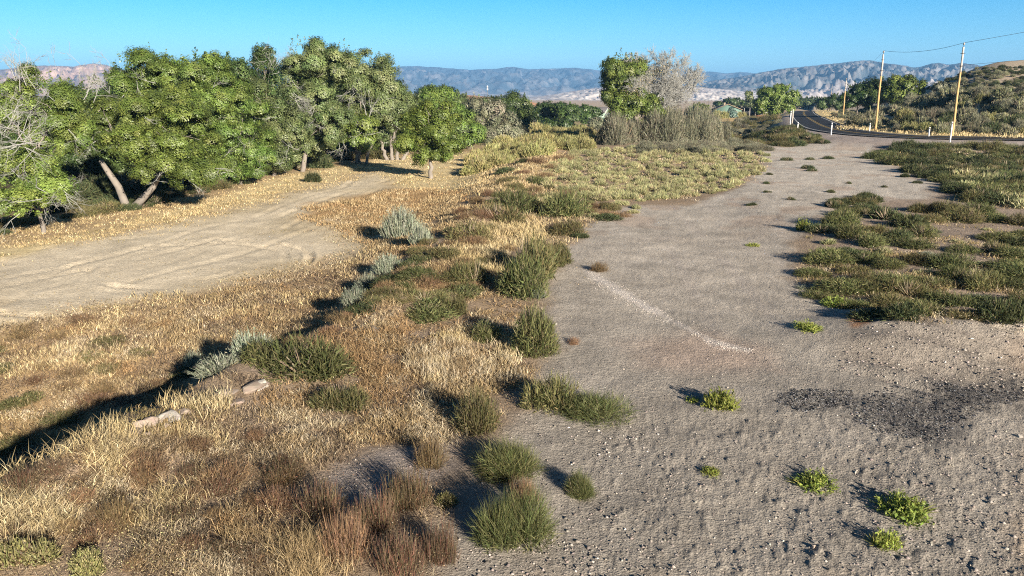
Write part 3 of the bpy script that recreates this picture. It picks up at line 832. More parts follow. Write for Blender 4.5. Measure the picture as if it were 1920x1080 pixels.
# --- single plants on and around the lot, each named for what it is
for k, x, y, w, h, lab in (
    ('weed', 1352, 768, 84, 46, 'bright green weed alone on gravel north of the black gravel patch'),
    ('weed', 1300, 757, 40, 14, 'small flat weed touching the bright green weed on open gravel'),
    ('weed', 1338, 892, 62, 26, 'low green weed with a spiky shadow in the middle of the gravel'),
    ('weed', 1505, 922, 112, 40, 'wide low green weed left of the two bottom corner weeds'),
    ('weed', 1715, 978, 134, 58, 'largest green weed on the gravel, with a long dark shadow'),
    ('weed', 1640, 1036, 92, 44, 'lowest green weed, nearest the bottom edge of the gravel'),
    ('weed', 1518, 620, 66, 14, 'sprawling thin weed on gravel beside the spoil bank'),
    ('weed', 1574, 578, 60, 22, 'yellow green weed at the near corner of the thistle thicket'),
    ('weed', 1502, 434, 34, 24, 'small upright weed alone at the left side of the thicket'),
    ('weed', 1415, 463, 30, 9, 'tiny flat weed on bare gravel left of the thicket'),
    ('brown', 1122, 510, 42, 22, 'dry brown tuft at the top end of the white gravel stripe'),
    ('brown', 1078, 645, 34, 16, 'dry sprig on gravel beside the dark green bush'),
    ('thistle', 1130, 798, 140, 66, 'dome shaped green thistle bush alone at the left edge of the gravel'),
    ('thistle', 1075, 940, 76, 54, 'small round green thistle bush with a dark shadow on the gravel'),
    ('thistle', 968, 1026, 168, 122, 'biggest green thistle bush, at the bottom of the gravel edge'),
    ('thistle', 940, 904, 134, 82, 'olive green thistle bush just behind the biggest one'),
    ('olive_mid', 1030, 775, 116, 76, 'brownish thistle bush touching the dome shaped green one'),
    ('thistle_mid', 1004, 668, 90, 92, 'tall dark green bush where dry grass meets the gravel'),
    ('thistle_mid', 985, 560, 100, 76, 'dark green bush below the large brown green bush on the bank edge'),
    ('olive_mid', 985, 525, 130, 78, 'large brown green bush on the bank edge above the gravel'),
    ('olive_mid', 1035, 500, 70, 44, 'brown bush bulging from the bank onto the gravel'),
    ('sage', 1002, 560, 34, 20, 'tiny silver sprig at the foot of the dark green bank bush'),
    ('thistle_mid', 905, 640, 76, 36, 'flat dark green bush in the golden stubble'),
    ('thistle_mid', 800, 602, 130, 40, 'long low green bush across the bank top'),
    ('olive_mid', 850, 590, 60, 36, 'small olive bush at the right end of the long low bush'),
    ('olive_mid', 640, 770, 120, 58, 'olive bush low on the bank beside pale stones'),
    ('thistle_mid', 570, 725, 170, 88, 'broad olive green bush beside the silver sagebrush'),
    ('thistle_mid', 500, 690, 90, 52, 'green bush below the long silver sagebrush'),
    ('olive_mid', 890, 540, 90, 52, 'olive bush in the middle of the bank top'),
    ('olive_mid', 890, 820, 96, 84, 'dark twiggy bush above the olive green thistle bush'),
    ('thistle_mid', 965, 404, 110, 46, 'round dark green bush on the bank, left of its twin'),
    ('thistle_mid', 1065, 408, 108, 50, 'round dark green bush beside the gravel, right of its twin'),
    ('olive_mid', 1060, 442, 66, 32, 'small olive bush in front of the twin dark bushes'),
    ('dark', 1140, 414, 56, 16, 'flat dark tuft on the gravel beside the twin bushes'),
    ('dark', 1090, 446, 44, 12, 'tiny flat dark tuft at the edge of the gravel below the twins'),
    ('olive_mid', 930, 425, 110, 40, 'dusky olive bush on the shaded side of the bank'),
    ('olive_mid', 880, 452, 100, 36, 'dusky bush halfway down the shaded bank'),
    ('sage', 752, 446, 76, 54, 'large round silver green sagebrush in the orange grass'),
    ('sage', 785, 458, 60, 40, 'smaller sagebrush leaning on the large round one'),
    ('sage', 728, 512, 56, 36, 'silver sagebrush near the top of the bank shadow'),
    ('sage', 690, 545, 72, 34, 'silver sagebrush second from the top along the bank shadow'),
    ('sage', 655, 580, 60, 38, 'silver sagebrush just above the long dark bank shadow'),
    ('sage', 490, 672, 110, 52, 'bright silver sagebrush with pointed shoots in the dark bank shadow'),
    ('sage', 425, 690, 120, 46, 'dense silver sagebrush joined to the pointed one'),
    ('sage', 375, 700, 60, 36, 'short silver sagebrush at the left end of the silver row'),
    ('dark', 590, 342, 34, 20, 'small grey green bush alone in the straw in front of the trees'),
    ('red', 770, 965, 96, 84, 'tall red brown weed with dark shoots beside the bare patch'),
    ('red', 700, 1000, 94, 80, 'red brown weed clump in front of the bare grey patch'),
    ('red', 745, 1085, 108, 90, 'red weed clump at the bottom edge of the frame'),
    ('red', 820, 1060, 76, 84, 'dark red weed clump beside the gravel at the bottom'),
    ('red', 600, 975, 110, 76, 'red tipped weed in tan grass left of the bare patch'),
    ('red', 530, 905, 90, 50, 'thin red weed in pale grass'),
    ('brown', 660, 1070, 110, 110, 'dark brown weed at the bottom beside tan grass'),
    ('brown', 980, 955, 70, 60, 'dry dark twigs leaning on the biggest thistle bush'),
    ('brown', 990, 1010, 60, 40, 'dry twigs on the left foot of the biggest thistle bush'),
    ('brown', 820, 890, 90, 70, 'dead brown bush above the tall red weed'),
    ('yellow', 838, 950, 44, 28, 'small pale yellow plant between the red weeds and the gravel'),
    ('brown', 300, 900, 130, 60, 'dark dead brush in the pale grass below the stones'),
    ('brown', 420, 935, 150, 66, 'wide patch of dark dead brush in the pale grass'),
    ('brown', 520, 960, 110, 60, 'dark dead brush left of the red tipped weed'),
    ('brown', 200, 1010, 110, 70, 'dark weed near the bottom of the pale grass'),
    ('yellow', 60, 1060, 110, 60, 'yellow green seed plant at the bottom corner'),
    ('yellow', 170, 1080, 90, 50, 'yellow seed plant at the bottom edge'),
    ('thistle_mid', 1785, 950 - 372, 100, 34, 'low green bush along the near edge of the thicket'),
    ('yellow', 920, 292, 60, 22, 'bright green bush at the far end of the bank'),
    ('yellow', 893, 318, 40, 16, 'low bright bush beside the far bank'),
):
    pl = plant_px(k, x, y, w, h, label=lab)
    CLEAR.append((pl.location.x, pl.location.y, pl.dimensions.x if pl.dimensions.x else 1.0))

# --- thistle thicket right of the lot
THICKET = [(1500, 535), (1560, 590), (1700, 600), (1925, 610), (1925, 410), (1860, 400), (1700, 395), (1640, 410), (1590, 400), (1540, 440), (1560, 480)]
pts = scatter_px(THICKET, 100, 3, (46, 18))
for x, y in pts:
    k = random.choices(['thistle_mid', 'olive_mid', 'dark', 'pale', 'sage'], [8, 5, 2, 3.2, 1.4])[0]
    s = random.uniform(0.75, 1.25)
    if k in ('pale', 'sage'): s *= 0.5
    w = 78 * (y / 480) * s
    lab = {'thistle_mid': 'green thistle bush packed in the thicket beside the gravel', 'olive_mid': 'olive brown bush packed in the thicket beside the gravel', 'dark': 'low dark bush between the thistles of the thicket',
           'pale': 'small pale tuft between the thistles of the thicket', 'sage': 'small silvery tuft between the thistles of the thicket'}[k]
    plant_px(k, x, y, w, w * random.uniform(0.24, 0.44), label=lab, group={'thistle_mid': 'thistle bushes in the thicket', 'olive_mid': 'olive bushes in the thicket', 'dark': 'dark bushes in the thicket', 'pale': 'pale tufts in the thicket', 'sage': 'silvery tufts in the thicket'}[k])
# --- upper scrub between thicket and road
UPPER = [(1640, 300), (1660, 282), (1760, 278), (1925, 284), (1925, 392), (1820, 380), (1780, 350), (1760, 340), (1700, 322)]
for x, y in scatter_px(UPPER, 125, 4, (22, 6.5)):
    k = random.choices(['dark', 'thistle_mid', 'pale', 'olive_mid'], [7, 3, 1.4, 3])[0]
    w = random.uniform(38, 78) * (y / 320) ** 1.5
    plant_px(k, x, y, w, w * random.uniform(0.3, 0.45), label={'dark': 'dark low bush in the scrub below the road', 'thistle_mid': 'green bush in the scrub below the road', 'pale': 'pale tuft in the scrub below the road', 'olive_mid': 'olive bush in the scrub below the road'}[k],
             group={'dark': 'dark scrub below the road', 'thistle_mid': 'green scrub below the road', 'pale': 'pale scrub below the road', 'olive_mid': 'olive scrub below the road'}[k])
# scrub fringe on lot's far side
for poly, n, sd_ in (([(1400, 262), (1480, 240), (1540, 262), (1560, 272), (1480, 276), (1400, 274)], 46, 5), ([(1540, 385), (1640, 370), (1640, 400), (1560, 410)], 18, 6)):
    for x, y in scatter_px(poly, n, sd_, (10, 3)):
        w = random.uniform(22, 46)
        plant_px(random.choice(['dark', 'olive_mid']), x, y, w, w * 0.4, label='low dark tuft at the %s edge of the gravel' % ('far' if y < 300 else 'thicket'), group='dark tufts at the %s edge of the gravel' % ('far' if y < 300 else 'thicket'))
# small tufts on the far gravel
for i_, (x, y) in enumerate([(1475, 302), (1553, 298), (1520, 300), (1512, 317), (1523, 321), (1441, 361), (1445, 328), (1440, 345), (1590, 344), (1573, 378), (1700, 332), (1720, 344), (1660, 352), (1405, 386), (1482, 375), (1560, 362)]):
    w = random.uniform(14, 30)
    plant_px('dark', x, y, w, w * 0.4, label='tiny dark tuft on the bare far gravel', group='tiny tufts on the far gravel')
# --- pale rabbitbrush flat
FLAT = [(1050, 300), (1090, 284), (1200, 278), (1330, 280), (1440, 290), (1435, 312), (1400, 340), (1350, 362), (1290, 372), (1200, 378), (1100, 372), (1020, 350), (1020, 320)]
for x, y in scatter_px(FLAT, 290, 7, (14, 4.2)):
    w = random.uniform(15, 31) * (y / 330)
    plant_px('pale', x, y, w, w * random.uniform(0.45, 0.7), label='pale green rabbitbrush tuft on the flat beyond the dark twin bushes', group='rabbitbrush tufts on the flat')
for x, y in scatter_px([(1180, 278), (1420, 272), (1440, 284), (1200, 288)], 40, 8, (16, 3)):
    w = random.uniform(30, 60)
    plant_px('grey', x, y, w, w * 0.35, label='low grey green mat of brush before the big bushes', group='low grey brush before the big bushes')
for x, y in scatter_px([(1010, 372), (1100, 360), (1190, 380), (1190, 408), (1120, 412), (1010, 390)], 26, 9, (20, 7)):
    w = random.uniform(26, 46)
    plant_px(random.choice(['olive_mid', 'pale', 'brown']), x, y, w, w * 0.5, label='small dry bush between the rabbitbrush flat and the gravel', group='small dry bushes at the flat edge')
# --- bank: mixed low bushes
for x, y in scatter_px([(700, 560), (830, 470), (900, 400), (960, 340), (1010, 300), (1060, 300), (1040, 360), (1000, 400), (960, 450), (930, 520), (880, 560), (780, 600)], 64, 10, (38, 14)):
    k = random.choice(['olive_mid', 'thistle_mid', 'brown', 'brown', 'olive_mid'])
    w = random.uniform(40, 80) * (y / 460) ** 1.3
    plant_px(k, x, y, w, w * 0.42, label={'olive_mid': 'olive bush among dry grass on the bank', 'thistle_mid': 'green bush among dry grass on the bank', 'brown': 'brown dead weed among dry grass on the bank'}[k],
             group={'olive_mid': 'olive bushes on the bank', 'thistle_mid': 'green bushes on the bank', 'brown': 'brown weeds on the bank'}[k])
for x, y in scatter_px([(640, 620), (740, 560), (790, 500), (870, 420), (950, 340), (1000, 292), (970, 300), (900, 370), (830, 430), (770, 490), (720, 545), (640, 600)], 34, 17, (34, 14)):
    w = random.uniform(40, 70) * (y / 460) ** 1.2
    plant_px(random.choice(['olive_mid', 'brown', 'dark']), x, y, w, w * 0.45, label='dusky low bush on the shaded slope of the bank', group='dusky bushes on the shaded slope')
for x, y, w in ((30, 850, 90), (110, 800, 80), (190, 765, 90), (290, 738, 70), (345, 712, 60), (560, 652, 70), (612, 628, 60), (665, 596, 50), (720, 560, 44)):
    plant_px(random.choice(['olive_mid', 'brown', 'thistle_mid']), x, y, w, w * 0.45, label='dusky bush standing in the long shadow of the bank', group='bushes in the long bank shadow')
# yellow-green brush by the far wash
for x, y in scatter_px([(880, 330), (900, 300), (960, 262), (1000, 245), (1090, 250), (1120, 268), (1110, 282), (1040, 284), (1000, 296), (940, 310)], 75, 12, (15, 5)):
    w = random.uniform(24, 46) * (y / 275) ** 1.6
    plant_px('yellow', x, y, w, w * 0.62, label='yellow green rabbitbrush by the far dry wash', group='rabbitbrush along the far wash')
# red and brown weeds in the front grass
for x, y in scatter_px([(0, 860), (250, 850), (480, 800), (620, 880), (560, 1000), (640, 1078), (0, 1078)], 34, 13, (60, 36)):
    k = random.choice(['brown', 'brown', 'red', 'brown'])
    w = random.uniform(46, 90) * (y / 950)
    plant_px(k, x, y, w, w * 0.7, label={'brown': 'dead brown weed in the pale front grass', 'red': 'reddish weed in the pale front grass', 'yellow': 'yellowish seed weed in the pale front grass'}[k],
             group={'brown': 'brown weeds in the front grass', 'red': 'red weeds in the front grass', 'yellow': 'yellow weeds in the front grass'}[k])
# dark low weeds in the orange field grass
for x, y in scatter_px([(-20, 640), (150, 600), (330, 600), (330, 700), (180, 760), (-20, 790)], 16, 14, (60, 26)):
    w = random.uniform(50, 90)
    plant_px(random.choice(['brown', 'olive_mid']), x, y, w, w * 0.3, label='dark low weed in the brown field grass', group='dark weeds in the field grass')


# ------------------------------------------------------------------ trees
def limb_path(p0, p1, sag=0.12, n=7, wob=0.06):
    p0 = np.asarray(p0, float); p1 = np.asarray(p1, float)
    t = np.linspace(0, 1, n)[:, None]
    L_ = np.linalg.norm(p1 - p0)
    mid = np.array([0, 0, 1.0]) * L_ * sag
    P = p0 + (p1 - p0) * t + mid * (4 * t * (1 - t)) * 0.5
    P[1:-1] += rng.normal(size=(n - 2, 3)) * L_ * wob * 0.5
    return P


G_GROVE = 'cottonwoods of the grove'
LEAFC = {'green': [(0.112, 0.162, 0.034), (0.08, 0.12, 0.027), (0.152, 0.20, 0.048)],
         'fresh': [(0.122, 0.172, 0.036), (0.092, 0.135, 0.03), (0.158, 0.205, 0.047)],
         'deep': [(0.05, 0.08, 0.024), (0.04, 0.064, 0.02), (0.068, 0.10, 0.03)],  # dark green; for the grove's back rows, shade is worked into the leaf colour
         'dusty': [(0.115, 0.148, 0.055), (0.088, 0.118, 0.044), (0.15, 0.175, 0.074)],
         'grey': [(0.165, 0.175, 0.11), (0.135, 0.148, 0.09), (0.205, 0.20, 0.14)],
         'juniper': [(0.065, 0.085, 0.03), (0.05, 0.07, 0.025), (0.09, 0.105, 0.035)],
         'dry': [(0.40, 0.32, 0.20), (0.34, 0.28, 0.16), (0.30, 0.27, 0.12)]}


def crown_arrays(lobes, leaf, cols, dens=1.0, puff=0.6, droop=0.0):
    """lobes: (x,y,z,rx,ry,rz) in metres, local.  Leaves sit on many small puffs spread over each lobe."""
    Ps = []; Ns = []; Cs = []
    for (x, y, z, rx, ry, rz) in lobes:
        # boughs on the lobe, puffs of leaves over each bough, thin below
        rm = (rx * ry * rz) ** (1 / 3)
        nb = int(np.clip(6 + 2.6 * rm, 7, 16))
        bd = rand_dirs(nb)
        bc = np.array([x, y, z]) + bd * (0.48 + 0.42 * rng.random((nb, 1))) * [rx, ry, rz]
        br = rm * (0.23 + 0.27 * rng.random(nb))
        for b_ in range(nb):
            npf = max(5, int(4 * math.pi * br[b_] ** 2 / (puff * puff * 1.7)))
            d = rand_dirs(npf)
            d[:, 2] = np.where((d[:, 2] < -0.1) & (rng.random(npf) < 0.7), -d[:, 2], d[:, 2])
            pc = bc[b_] + d * (br[b_] * (0.55 + 0.6 * rng.random(npf)))[:, None] * np.array([1.05, 1.05, 0.95])
            pr = puff * (0.45 + 0.75 * rng.random(npf))
            nl = np.maximum(5, (dens * 4.4 * pr * pr / (leaf * leaf * 0.31)).astype(int))
            idx = np.repeat(np.arange(npf), nl)
            m = len(idx)
            dd = rand_dirs(m)
            q = rng.random(m) ** 0.4
            P = pc[idx] + dd * (pr[idx] * q)[:, None] * np.array([1.0, 1.0, 0.85])
            if droop: P[:, 2] -= droop * (q * pr[idx]) ** 2
            N_ = unit(dd * 0.65 + d[idx] * 0.75 + bd[b_] * 0.35 + np.array([0, 0, 0.3]) + rand_dirs(m) * 0.38)
            cc = col_vary(cols, npf, 0.22, 0.06) * (0.85 + 0.3 * rng.random())
            Cs.append(cc[idx] * (1 + 0.25 * (rng.random((m, 1)) * 2 - 1)))
            Ps.append(P); Ns.append(N_)
        # leafy shoots that give the top its ragged edge
        ns = int(4 + 3.0 * rm)
        d = rand_dirs(ns); d[:, 2] = np.abs(d[:, 2]) + 0.15; d = unit(d)
        p0 = np.array([x, y, z]) + d * [rx, ry, rz] * (0.78 + 0.25 * rng.random((ns, 1)))
        D = unit(d * 0.6 + np.array([0, 0, 0.9]) + rand_dirs(ns) * 0.35)
        sl = rm * (0.22 + 0.30 * rng.random(ns))
        kk = max(10, int(26 * dens))
        idx = np.repeat(np.arange(ns), kk)
        tt = rng.random(len(idx))
        Ps.append(p0[idx] + D[idx] * (sl[idx] * tt)[:, None] + rand_dirs(len(idx)) * (0.20 * rm ** 0.5 * (1.1 - tt))[:, None])
        Ns.append(unit(rand_dirs(len(idx)) + np.array([0, 0, 0.3]))); Cs.append(col_vary(cols, len(idx), 0.3))
        # inner foliage that closes the crown
        ki = int(dens * 4 * rm * rm / (leaf * leaf * 4))
        Ps.append(np.array([x, y, z]) + rand_dirs(ki) * (0.45 * rng.random((ki, 1)) ** 0.4) * [rx, ry, rz]); Ns.append(rand_dirs(ki)); Cs.append(col_vary(cols, ki, 0.3))
        ks = int(nb * 9)
        d2 = rand_dirs(ks)
        Ps.append(np.array([x, y, z]) + d2 * (0.92 + 0.25 * rng.random(ks))[:, None] * [rx, ry, rz]); Ns.append(unit(d2 + rand_dirs(ks))); Cs.append(col_vary(cols, ks, 0.3))
    P = np.concatenate(Ps); N_ = np.concatenate(Ns); C = np.concatenate(Cs)
    return leaves(P, N_, leaf * (0.6 + 0.8 * rng.random(len(P))), C, 0.62)


def twig_cloud(starts, spread, levels=3, n0=5, length=1.2, r0=0.03, shrink=0.62, kids=4, up=0.2):
    """bare branching twigs: returns segments"""
    P0 = []; P1 = []; R0 = []; R1 = []
    cur = [(np.asarray(p, float), np.asarray(d, float), length, r0) for p, d in starts]
    for lv in range(levels):
        nxt = []
        for p, d, L_, r in cur:
            segs = 2
            for s in range(segs):
                q = p + d * L_ / segs
                P0.append(p); P1.append(q); R0.append(r); R1.append(r * 0.75)
                r *= 0.75
                p = q
                d = d + rng.normal(size=3) * 0.16 + np.array([0, 0, up * 0.15]); d = d / np.linalg.norm(d)
                for k in range(kids // segs):
                    e = d + rng.normal(size=3) * spread; e = e / np.linalg.norm(e)
                    nxt.append((p, e, L_ * shrink * random.uniform(0.7, 1.2), r * 0.72))
        cur = nxt
    return np.array(P0), np.array(P1), np.array(R0), np.array(R1)


def tree(name, base, lobes_px, label, cat='tree', group=None, cols='green', bark=None, trunk_px=None, trunk_w=0.0, dens=1.0, depth=1.0, leafk=0.0019, puff=None,
         stems=None, fork_px=None, limbs=True, dead=None, droop=0.0, leaf_min=0.10):
    """base: ground point; lobes in photo pixels (cx, cy, rx, ry[, depth offset in metres]) seen at the base's distance"""
    base = Vector(base)
    dist = base.y * CP - (base.z - CAMZ) * SP
    k = dist / F
    root = empty(name, base, label, cat, group)

    def loc(px, py, dy=0.0):
        dx, dyy, dz = ray(px, py)
        t = (base.y + dy) / dyy
        return np.array([t * dx - base.x, dy, CAMZ + t * dz - base.z])
    lobes = []
    for lb in lobes_px:
        cx, cy, rx, ry = lb[:4]; dy = lb[4] if len(lb) > 4 else random.uniform(-0.4, 0.4) * rx * k
        c = loc(cx, cy, dy)
        lobes.append((c[0], c[1], c[2], rx * k, rx * k * depth * random.uniform(0.85, 1.1), ry * k))
    leaf = max(leaf_min, leafk * dist)
    pf = puff or max(0.4, 0.0068 * dist)
    V, f, C = crown_arrays(lobes, leaf, LEAFC[cols], dens, pf, droop)
    link('crown', mesh_np('crown', V, [f], M_LEAF, C), root)
    # trunk and limbs
    H = max(l[2] for l in lobes)
    tw = trunk_w or (0.016 * H + 0.06)
    parts = []
    cx = np.mean([l[0] for l in lobes]); cy = np.mean([l[1] for l in lobes])
    st = stems or ([] if fork_px else [(0.0, 0.0)])
    for fp in fork_px or ():
        P = np.array([loc(x, y, -0.5 - 0.15 * i) for i, (x, y) in enumerate(fp)])
        P[0] = (0, -0.3, -0.3)
        u = np.linspace(0, len(fp) - 1, 10)
        P = np.stack([np.interp(u, np.arange(len(fp)), P[:, c]) for c in range(3)], 1)
        parts.append(tube_path(P, np.linspace(tw * 1.3, tw * 0.6, 10), 9))
    for si, (ox, lean) in enumerate(st):
        low = min(lobes, key=lambda l: l[2])
        cx = np.mean([l[0] for l in lobes]); cy = np.mean([l[1] for l in lobes])
        top = np.array([cx * 0.5 + ox * 1.6 + lean, cy * 0.4, H * 0.45])
        p = limb_path((ox, 0, -0.25), top, 0.0, 8, 0.035)
        parts.append(tube_path(p, np.linspace(tw * 1.15, tw * 0.55, 8) / math.sqrt(len(st)), 8))
    if limbs:
        for l in lobes:
            c = np.array(l[:3])
            s = np.array([cx * 0.35, cy * 0.3, H * random.uniform(0.28, 0.42)])
            p = limb_path(s, c, 0.12, 7, 0.07)
            r = tw * 0.42
            parts.append(tube_path(p, np.linspace(r, r * 0.3, 7), 6))
            for q in range(5):
                d = rand_dirs(1)[0]
                e = c + d * np.array(l[3:]) * 0.85
                a = p[random.randint(3, 6)]
                pp = limb_path(a, e, 0.1, 5, 0.08)
                parts.append(tube_path(pp, np.linspace(r * 0.4, r * 0.1, 5), 5))
    V, fs = merge(parts)
    link('trunk', mesh_np('trunk', V, fs, bark or M_BARK, None, True), root)
    if group == G_GROVE:
        a_ = []
        for q in range(7):
            l = random.choice(lobes)
            p = np.array(l[:3]) + np.array([random.uniform(-.8, .8) * l[3], -0.85 * l[4], random.uniform(-.9, .3) * l[5]])
            a_.append((p, unit(np.array([random.uniform(-1, 1), -0.5, random.uniform(-0.9, 0.4)]))))
        for st_ in a_:
            a, b, r0, r1 = twig_cloud([st_], 0.5, 3, 0, 1.1, 0.022, 0.62, 4)
            V, fs = tubes(a, b, r0, r1, 3)
            link('dead_branch', mesh_np('dead_branch', V, fs, M_DEAD), root)
    if dead:
        for (px, py, dxx, dzz, ln, dy, lv) in dead:
            p = loc(px, py, dy)
            n = 5
            starts = [(p + rng.normal(size=3) * 0.2, unit(np.array([dxx, -0.25, dzz]) + rng.normal(size=3) * 0.35)) for _ in range(n)]
            for st_ in starts:
                a, b, r0, r1 = twig_cloud([st_], 0.55, lv, n, ln, 0.024, 0.6, 4)
                V, fs = tubes(a, b, r0, r1, 4)
                link('dead_branch', mesh_np('dead_branch', V, fs, M_DEAD), root)
    return root


# front row
tree('cottonwood_tree', at1(84, 436), [(45, 330, 62, 50), (70, 372, 48, 26, -2.5), (15, 375, 40, 30, -2.5), (110, 350, 30, 26, -1.5), (25, 300, 36, 34), (95, 320, 28, 30)], 'bright green cottonwood with bare grey branches, leftmost of the front row', cols='fresh', group=G_GROVE,
     dead=[(60, 262, -0.3, 0.15, 1.5, -1.5, 4), (20, 270, 0.5, 0.05, 1.5, -1.5, 4), (85, 356, 1.0, -0.1, 1.0, -1.6, 4), (10, 245, 0.4, .5, 1.2, -1, 4)])
fork = at1(245, 388)
tree('cottonwood_tree', fork, [(320, 250, 66, 58, -2), (345, 305, 50, 34, -3.5), (290, 312, 44, 26, -3.5), (250, 270, 44, 30, -4.0), (390, 320, 36, 24, -3.0), (265, 215, 60, 44), (180, 215, 46, 40, 2), (330, 200, 50, 40, 1.5), (380, 285, 34, 34), (225, 250, 50, 40, 2.5)], 'cottonwood with a pale forked trunk leaning two ways', cols='green', group=G_GROVE, limbs=True,
     trunk_w=0.2, fork_px=[[(245, 392), (222, 350), (200, 318), (188, 300)], [(245, 388), (268, 372), (288, 350), (300, 325)]], dead=[(170, 190, 0.3, 0.6, 1.2, -1.2, 4), (180, 255, -0.6, -0.4, 1.0, -.5, 4)])
tree('cottonwood_tree', at1(62, 396), [(50, 165, 44, 34), (105, 200, 46, 40), (15, 195, 40, 42), (70, 235, 60, 40), (130, 250, 40, 40)], 'rounded cottonwood behind the leftmost tree, below bare saplings', cols='green', group=G_GROVE,
     dead=[(45, 160, 0.1, 1, 1.3, -1, 4)])
tree('cottonwood_tree', at1(340, 352), [(285, 145, 62, 38), (245, 175, 40, 44), (360, 145, 60, 38), (420, 160, 46, 40), (310, 190, 66, 44), (390, 205, 60, 44)], 'broad flat topped cottonwood behind the forked trunk', cols='green', group=G_GROVE)
tree('cottonwood_tree', at1(452, 345), [(425, 235, 56, 52), (470, 275, 46, 40), (415, 290, 42, 34), (445, 200, 50, 40), (470, 315, 36, 20), (430, 322, 34, 18, -1), (395, 305, 30, 24, -1)], 'cottonwood with foliage down to the ground, right of the forked trunk', cols='green', group=G_GROVE)
tree('cottonwood_tree', at1(512, 330), [(500, 190, 46, 40), (530, 235, 48, 44), (500, 270, 44, 34), (545, 285, 34, 26), (505, 305, 36, 18, 0), (530, 300, 24, 16, -1)], 'dusty green cottonwood left of the tallest one', cols='dusty', group=G_GROVE, dead=[(455, 205, -0.5, -0.2, 1.0, -2, 4), (545, 180, .4, -.5, 1.2, -2, 4)])
tree('cottonwood_tree', at1(566, 322), [(590, 115, 48, 34), (560, 150, 38, 40), (625, 130, 42, 42), (600, 180, 58, 44), (570, 225, 46, 40), (620, 235, 44, 38), (600, 270, 40, 24, 1.5), (575, 265, 30, 24, 1)], 'tallest cottonwood, its crown highest against the sky', cols='dusty', group=G_GROVE, dead=[(560, 120, -0.5, 0.4, 1.0, -1, 4), (590, 200, -.6, -.5, 1.2, -2.5, 4)])
tree('cottonwood_tree', at1(675, 308), [(690, 130, 46, 34), (725, 160, 34, 46), (655, 155, 40, 40), (700, 195, 52, 44), (735, 215, 28, 40), (650, 205, 40, 40), (700, 240, 34, 26, 1.5)], 'tall cottonwood with pale upright limbs, right of the tallest one', cols='dusty', group=G_GROVE, bark=M_BARK, stems=[(-0.3, -0.4), (0.5, 0.5)],
     dead=[(690, 215, 0.1, 1.0, 1.6, -3, 3), (660, 170, -.3, -.5, 1.2, -2.6, 4)])
tree('cottonwood_tree', at1(674, 306), [(672, 235, 36, 26, -2), (655, 262, 30, 22, -2), (690, 265, 26, 20, -2.2)], 'small cottonwood with low foliage under the tall pale limbs', cols='green', group=G_GROVE, trunk_w=0.13)
tree('cottonwood_tree', at1(738, 300), [(735, 215, 32, 38, 1.5), (715, 235, 30, 30, 1.5), (755, 205, 34, 34, 1.5), (765, 240, 22, 26, 1.5)], 'cottonwood on four pale bare stems', cols='dusty', group=G_GROVE, stems=[(-0.7, -0.5), (-0.2, -0.1), (0.3, 0.1), (0.9, 0.6)], trunk_w=0.42)
tree('cottonwood_tree', at1(808, 334), [(805, 245, 46, 40), (780, 265, 36, 34), (832, 258, 34, 36), (810, 215, 38, 28), (800, 290, 34, 18), (770, 240, 26, 30), (838, 225, 26, 28), (830, 290, 20, 12)], 'lone round cottonwood on a short pale trunk in the open straw', cols='fresh', group='lone cottonwood in the straw', trunk_w=0.19)
tree('cottonwood_tree', at1(845, 280), [(800, 195, 46, 24, 1), (850, 225, 32, 34), (880, 250, 28, 26), (825, 190, 34, 20, 3), (870, 262, 24, 16)], 'bright cottonwood just behind the lone round tree', cols='fresh', group=G_GROVE)
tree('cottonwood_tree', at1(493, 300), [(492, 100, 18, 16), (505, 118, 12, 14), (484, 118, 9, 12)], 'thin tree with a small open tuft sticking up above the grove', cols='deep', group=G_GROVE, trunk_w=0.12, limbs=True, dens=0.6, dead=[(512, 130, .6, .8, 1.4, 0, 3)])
# rows behind, filling the grove, their leaves coloured darker to stand in for shade
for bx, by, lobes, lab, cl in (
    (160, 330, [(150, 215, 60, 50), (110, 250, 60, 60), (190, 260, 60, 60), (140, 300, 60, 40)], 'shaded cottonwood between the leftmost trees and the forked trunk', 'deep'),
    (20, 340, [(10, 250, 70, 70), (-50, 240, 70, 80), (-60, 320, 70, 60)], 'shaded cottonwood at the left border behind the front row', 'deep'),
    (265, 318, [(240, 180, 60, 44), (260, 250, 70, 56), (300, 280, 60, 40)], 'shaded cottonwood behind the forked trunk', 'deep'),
    (390, 308, [(380, 150, 56, 40), (430, 150, 48, 36), (400, 220, 70, 56), (380, 270, 60, 40)], 'shaded cottonwood filling the grove behind the broad one', 'deep'),
    (500, 296, [(470, 170, 50, 44), (530, 190, 50, 50), (500, 250, 64, 40)], 'shaded cottonwood below the thin sky tuft', 'deep'),
    (610, 288, [(600, 180, 56, 50), (640, 230, 56, 40), (570, 235, 50, 40)], 'shaded cottonwood behind the tallest one', 'deep'),
    (700, 282, [(700, 190, 50, 44), (740, 225, 40, 36), (660, 225, 46, 40)], 'shaded cottonwood behind the pale upright limbs', 'deep'),
    (775, 276, [(775, 215, 40, 36), (810, 205, 40, 30), (790, 245, 36, 20)], 'shaded cottonwood behind the lone round tree', 'deep'),
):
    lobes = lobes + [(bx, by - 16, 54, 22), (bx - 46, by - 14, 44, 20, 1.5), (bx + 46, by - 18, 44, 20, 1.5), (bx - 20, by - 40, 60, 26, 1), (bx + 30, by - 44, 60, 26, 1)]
    tree('cottonwood_tree', at1(bx, by), lobes, lab, cols=cl, group='shaded cottonwoods behind the front row', puff=0.8, leafk=0.0028, dens=0.9)

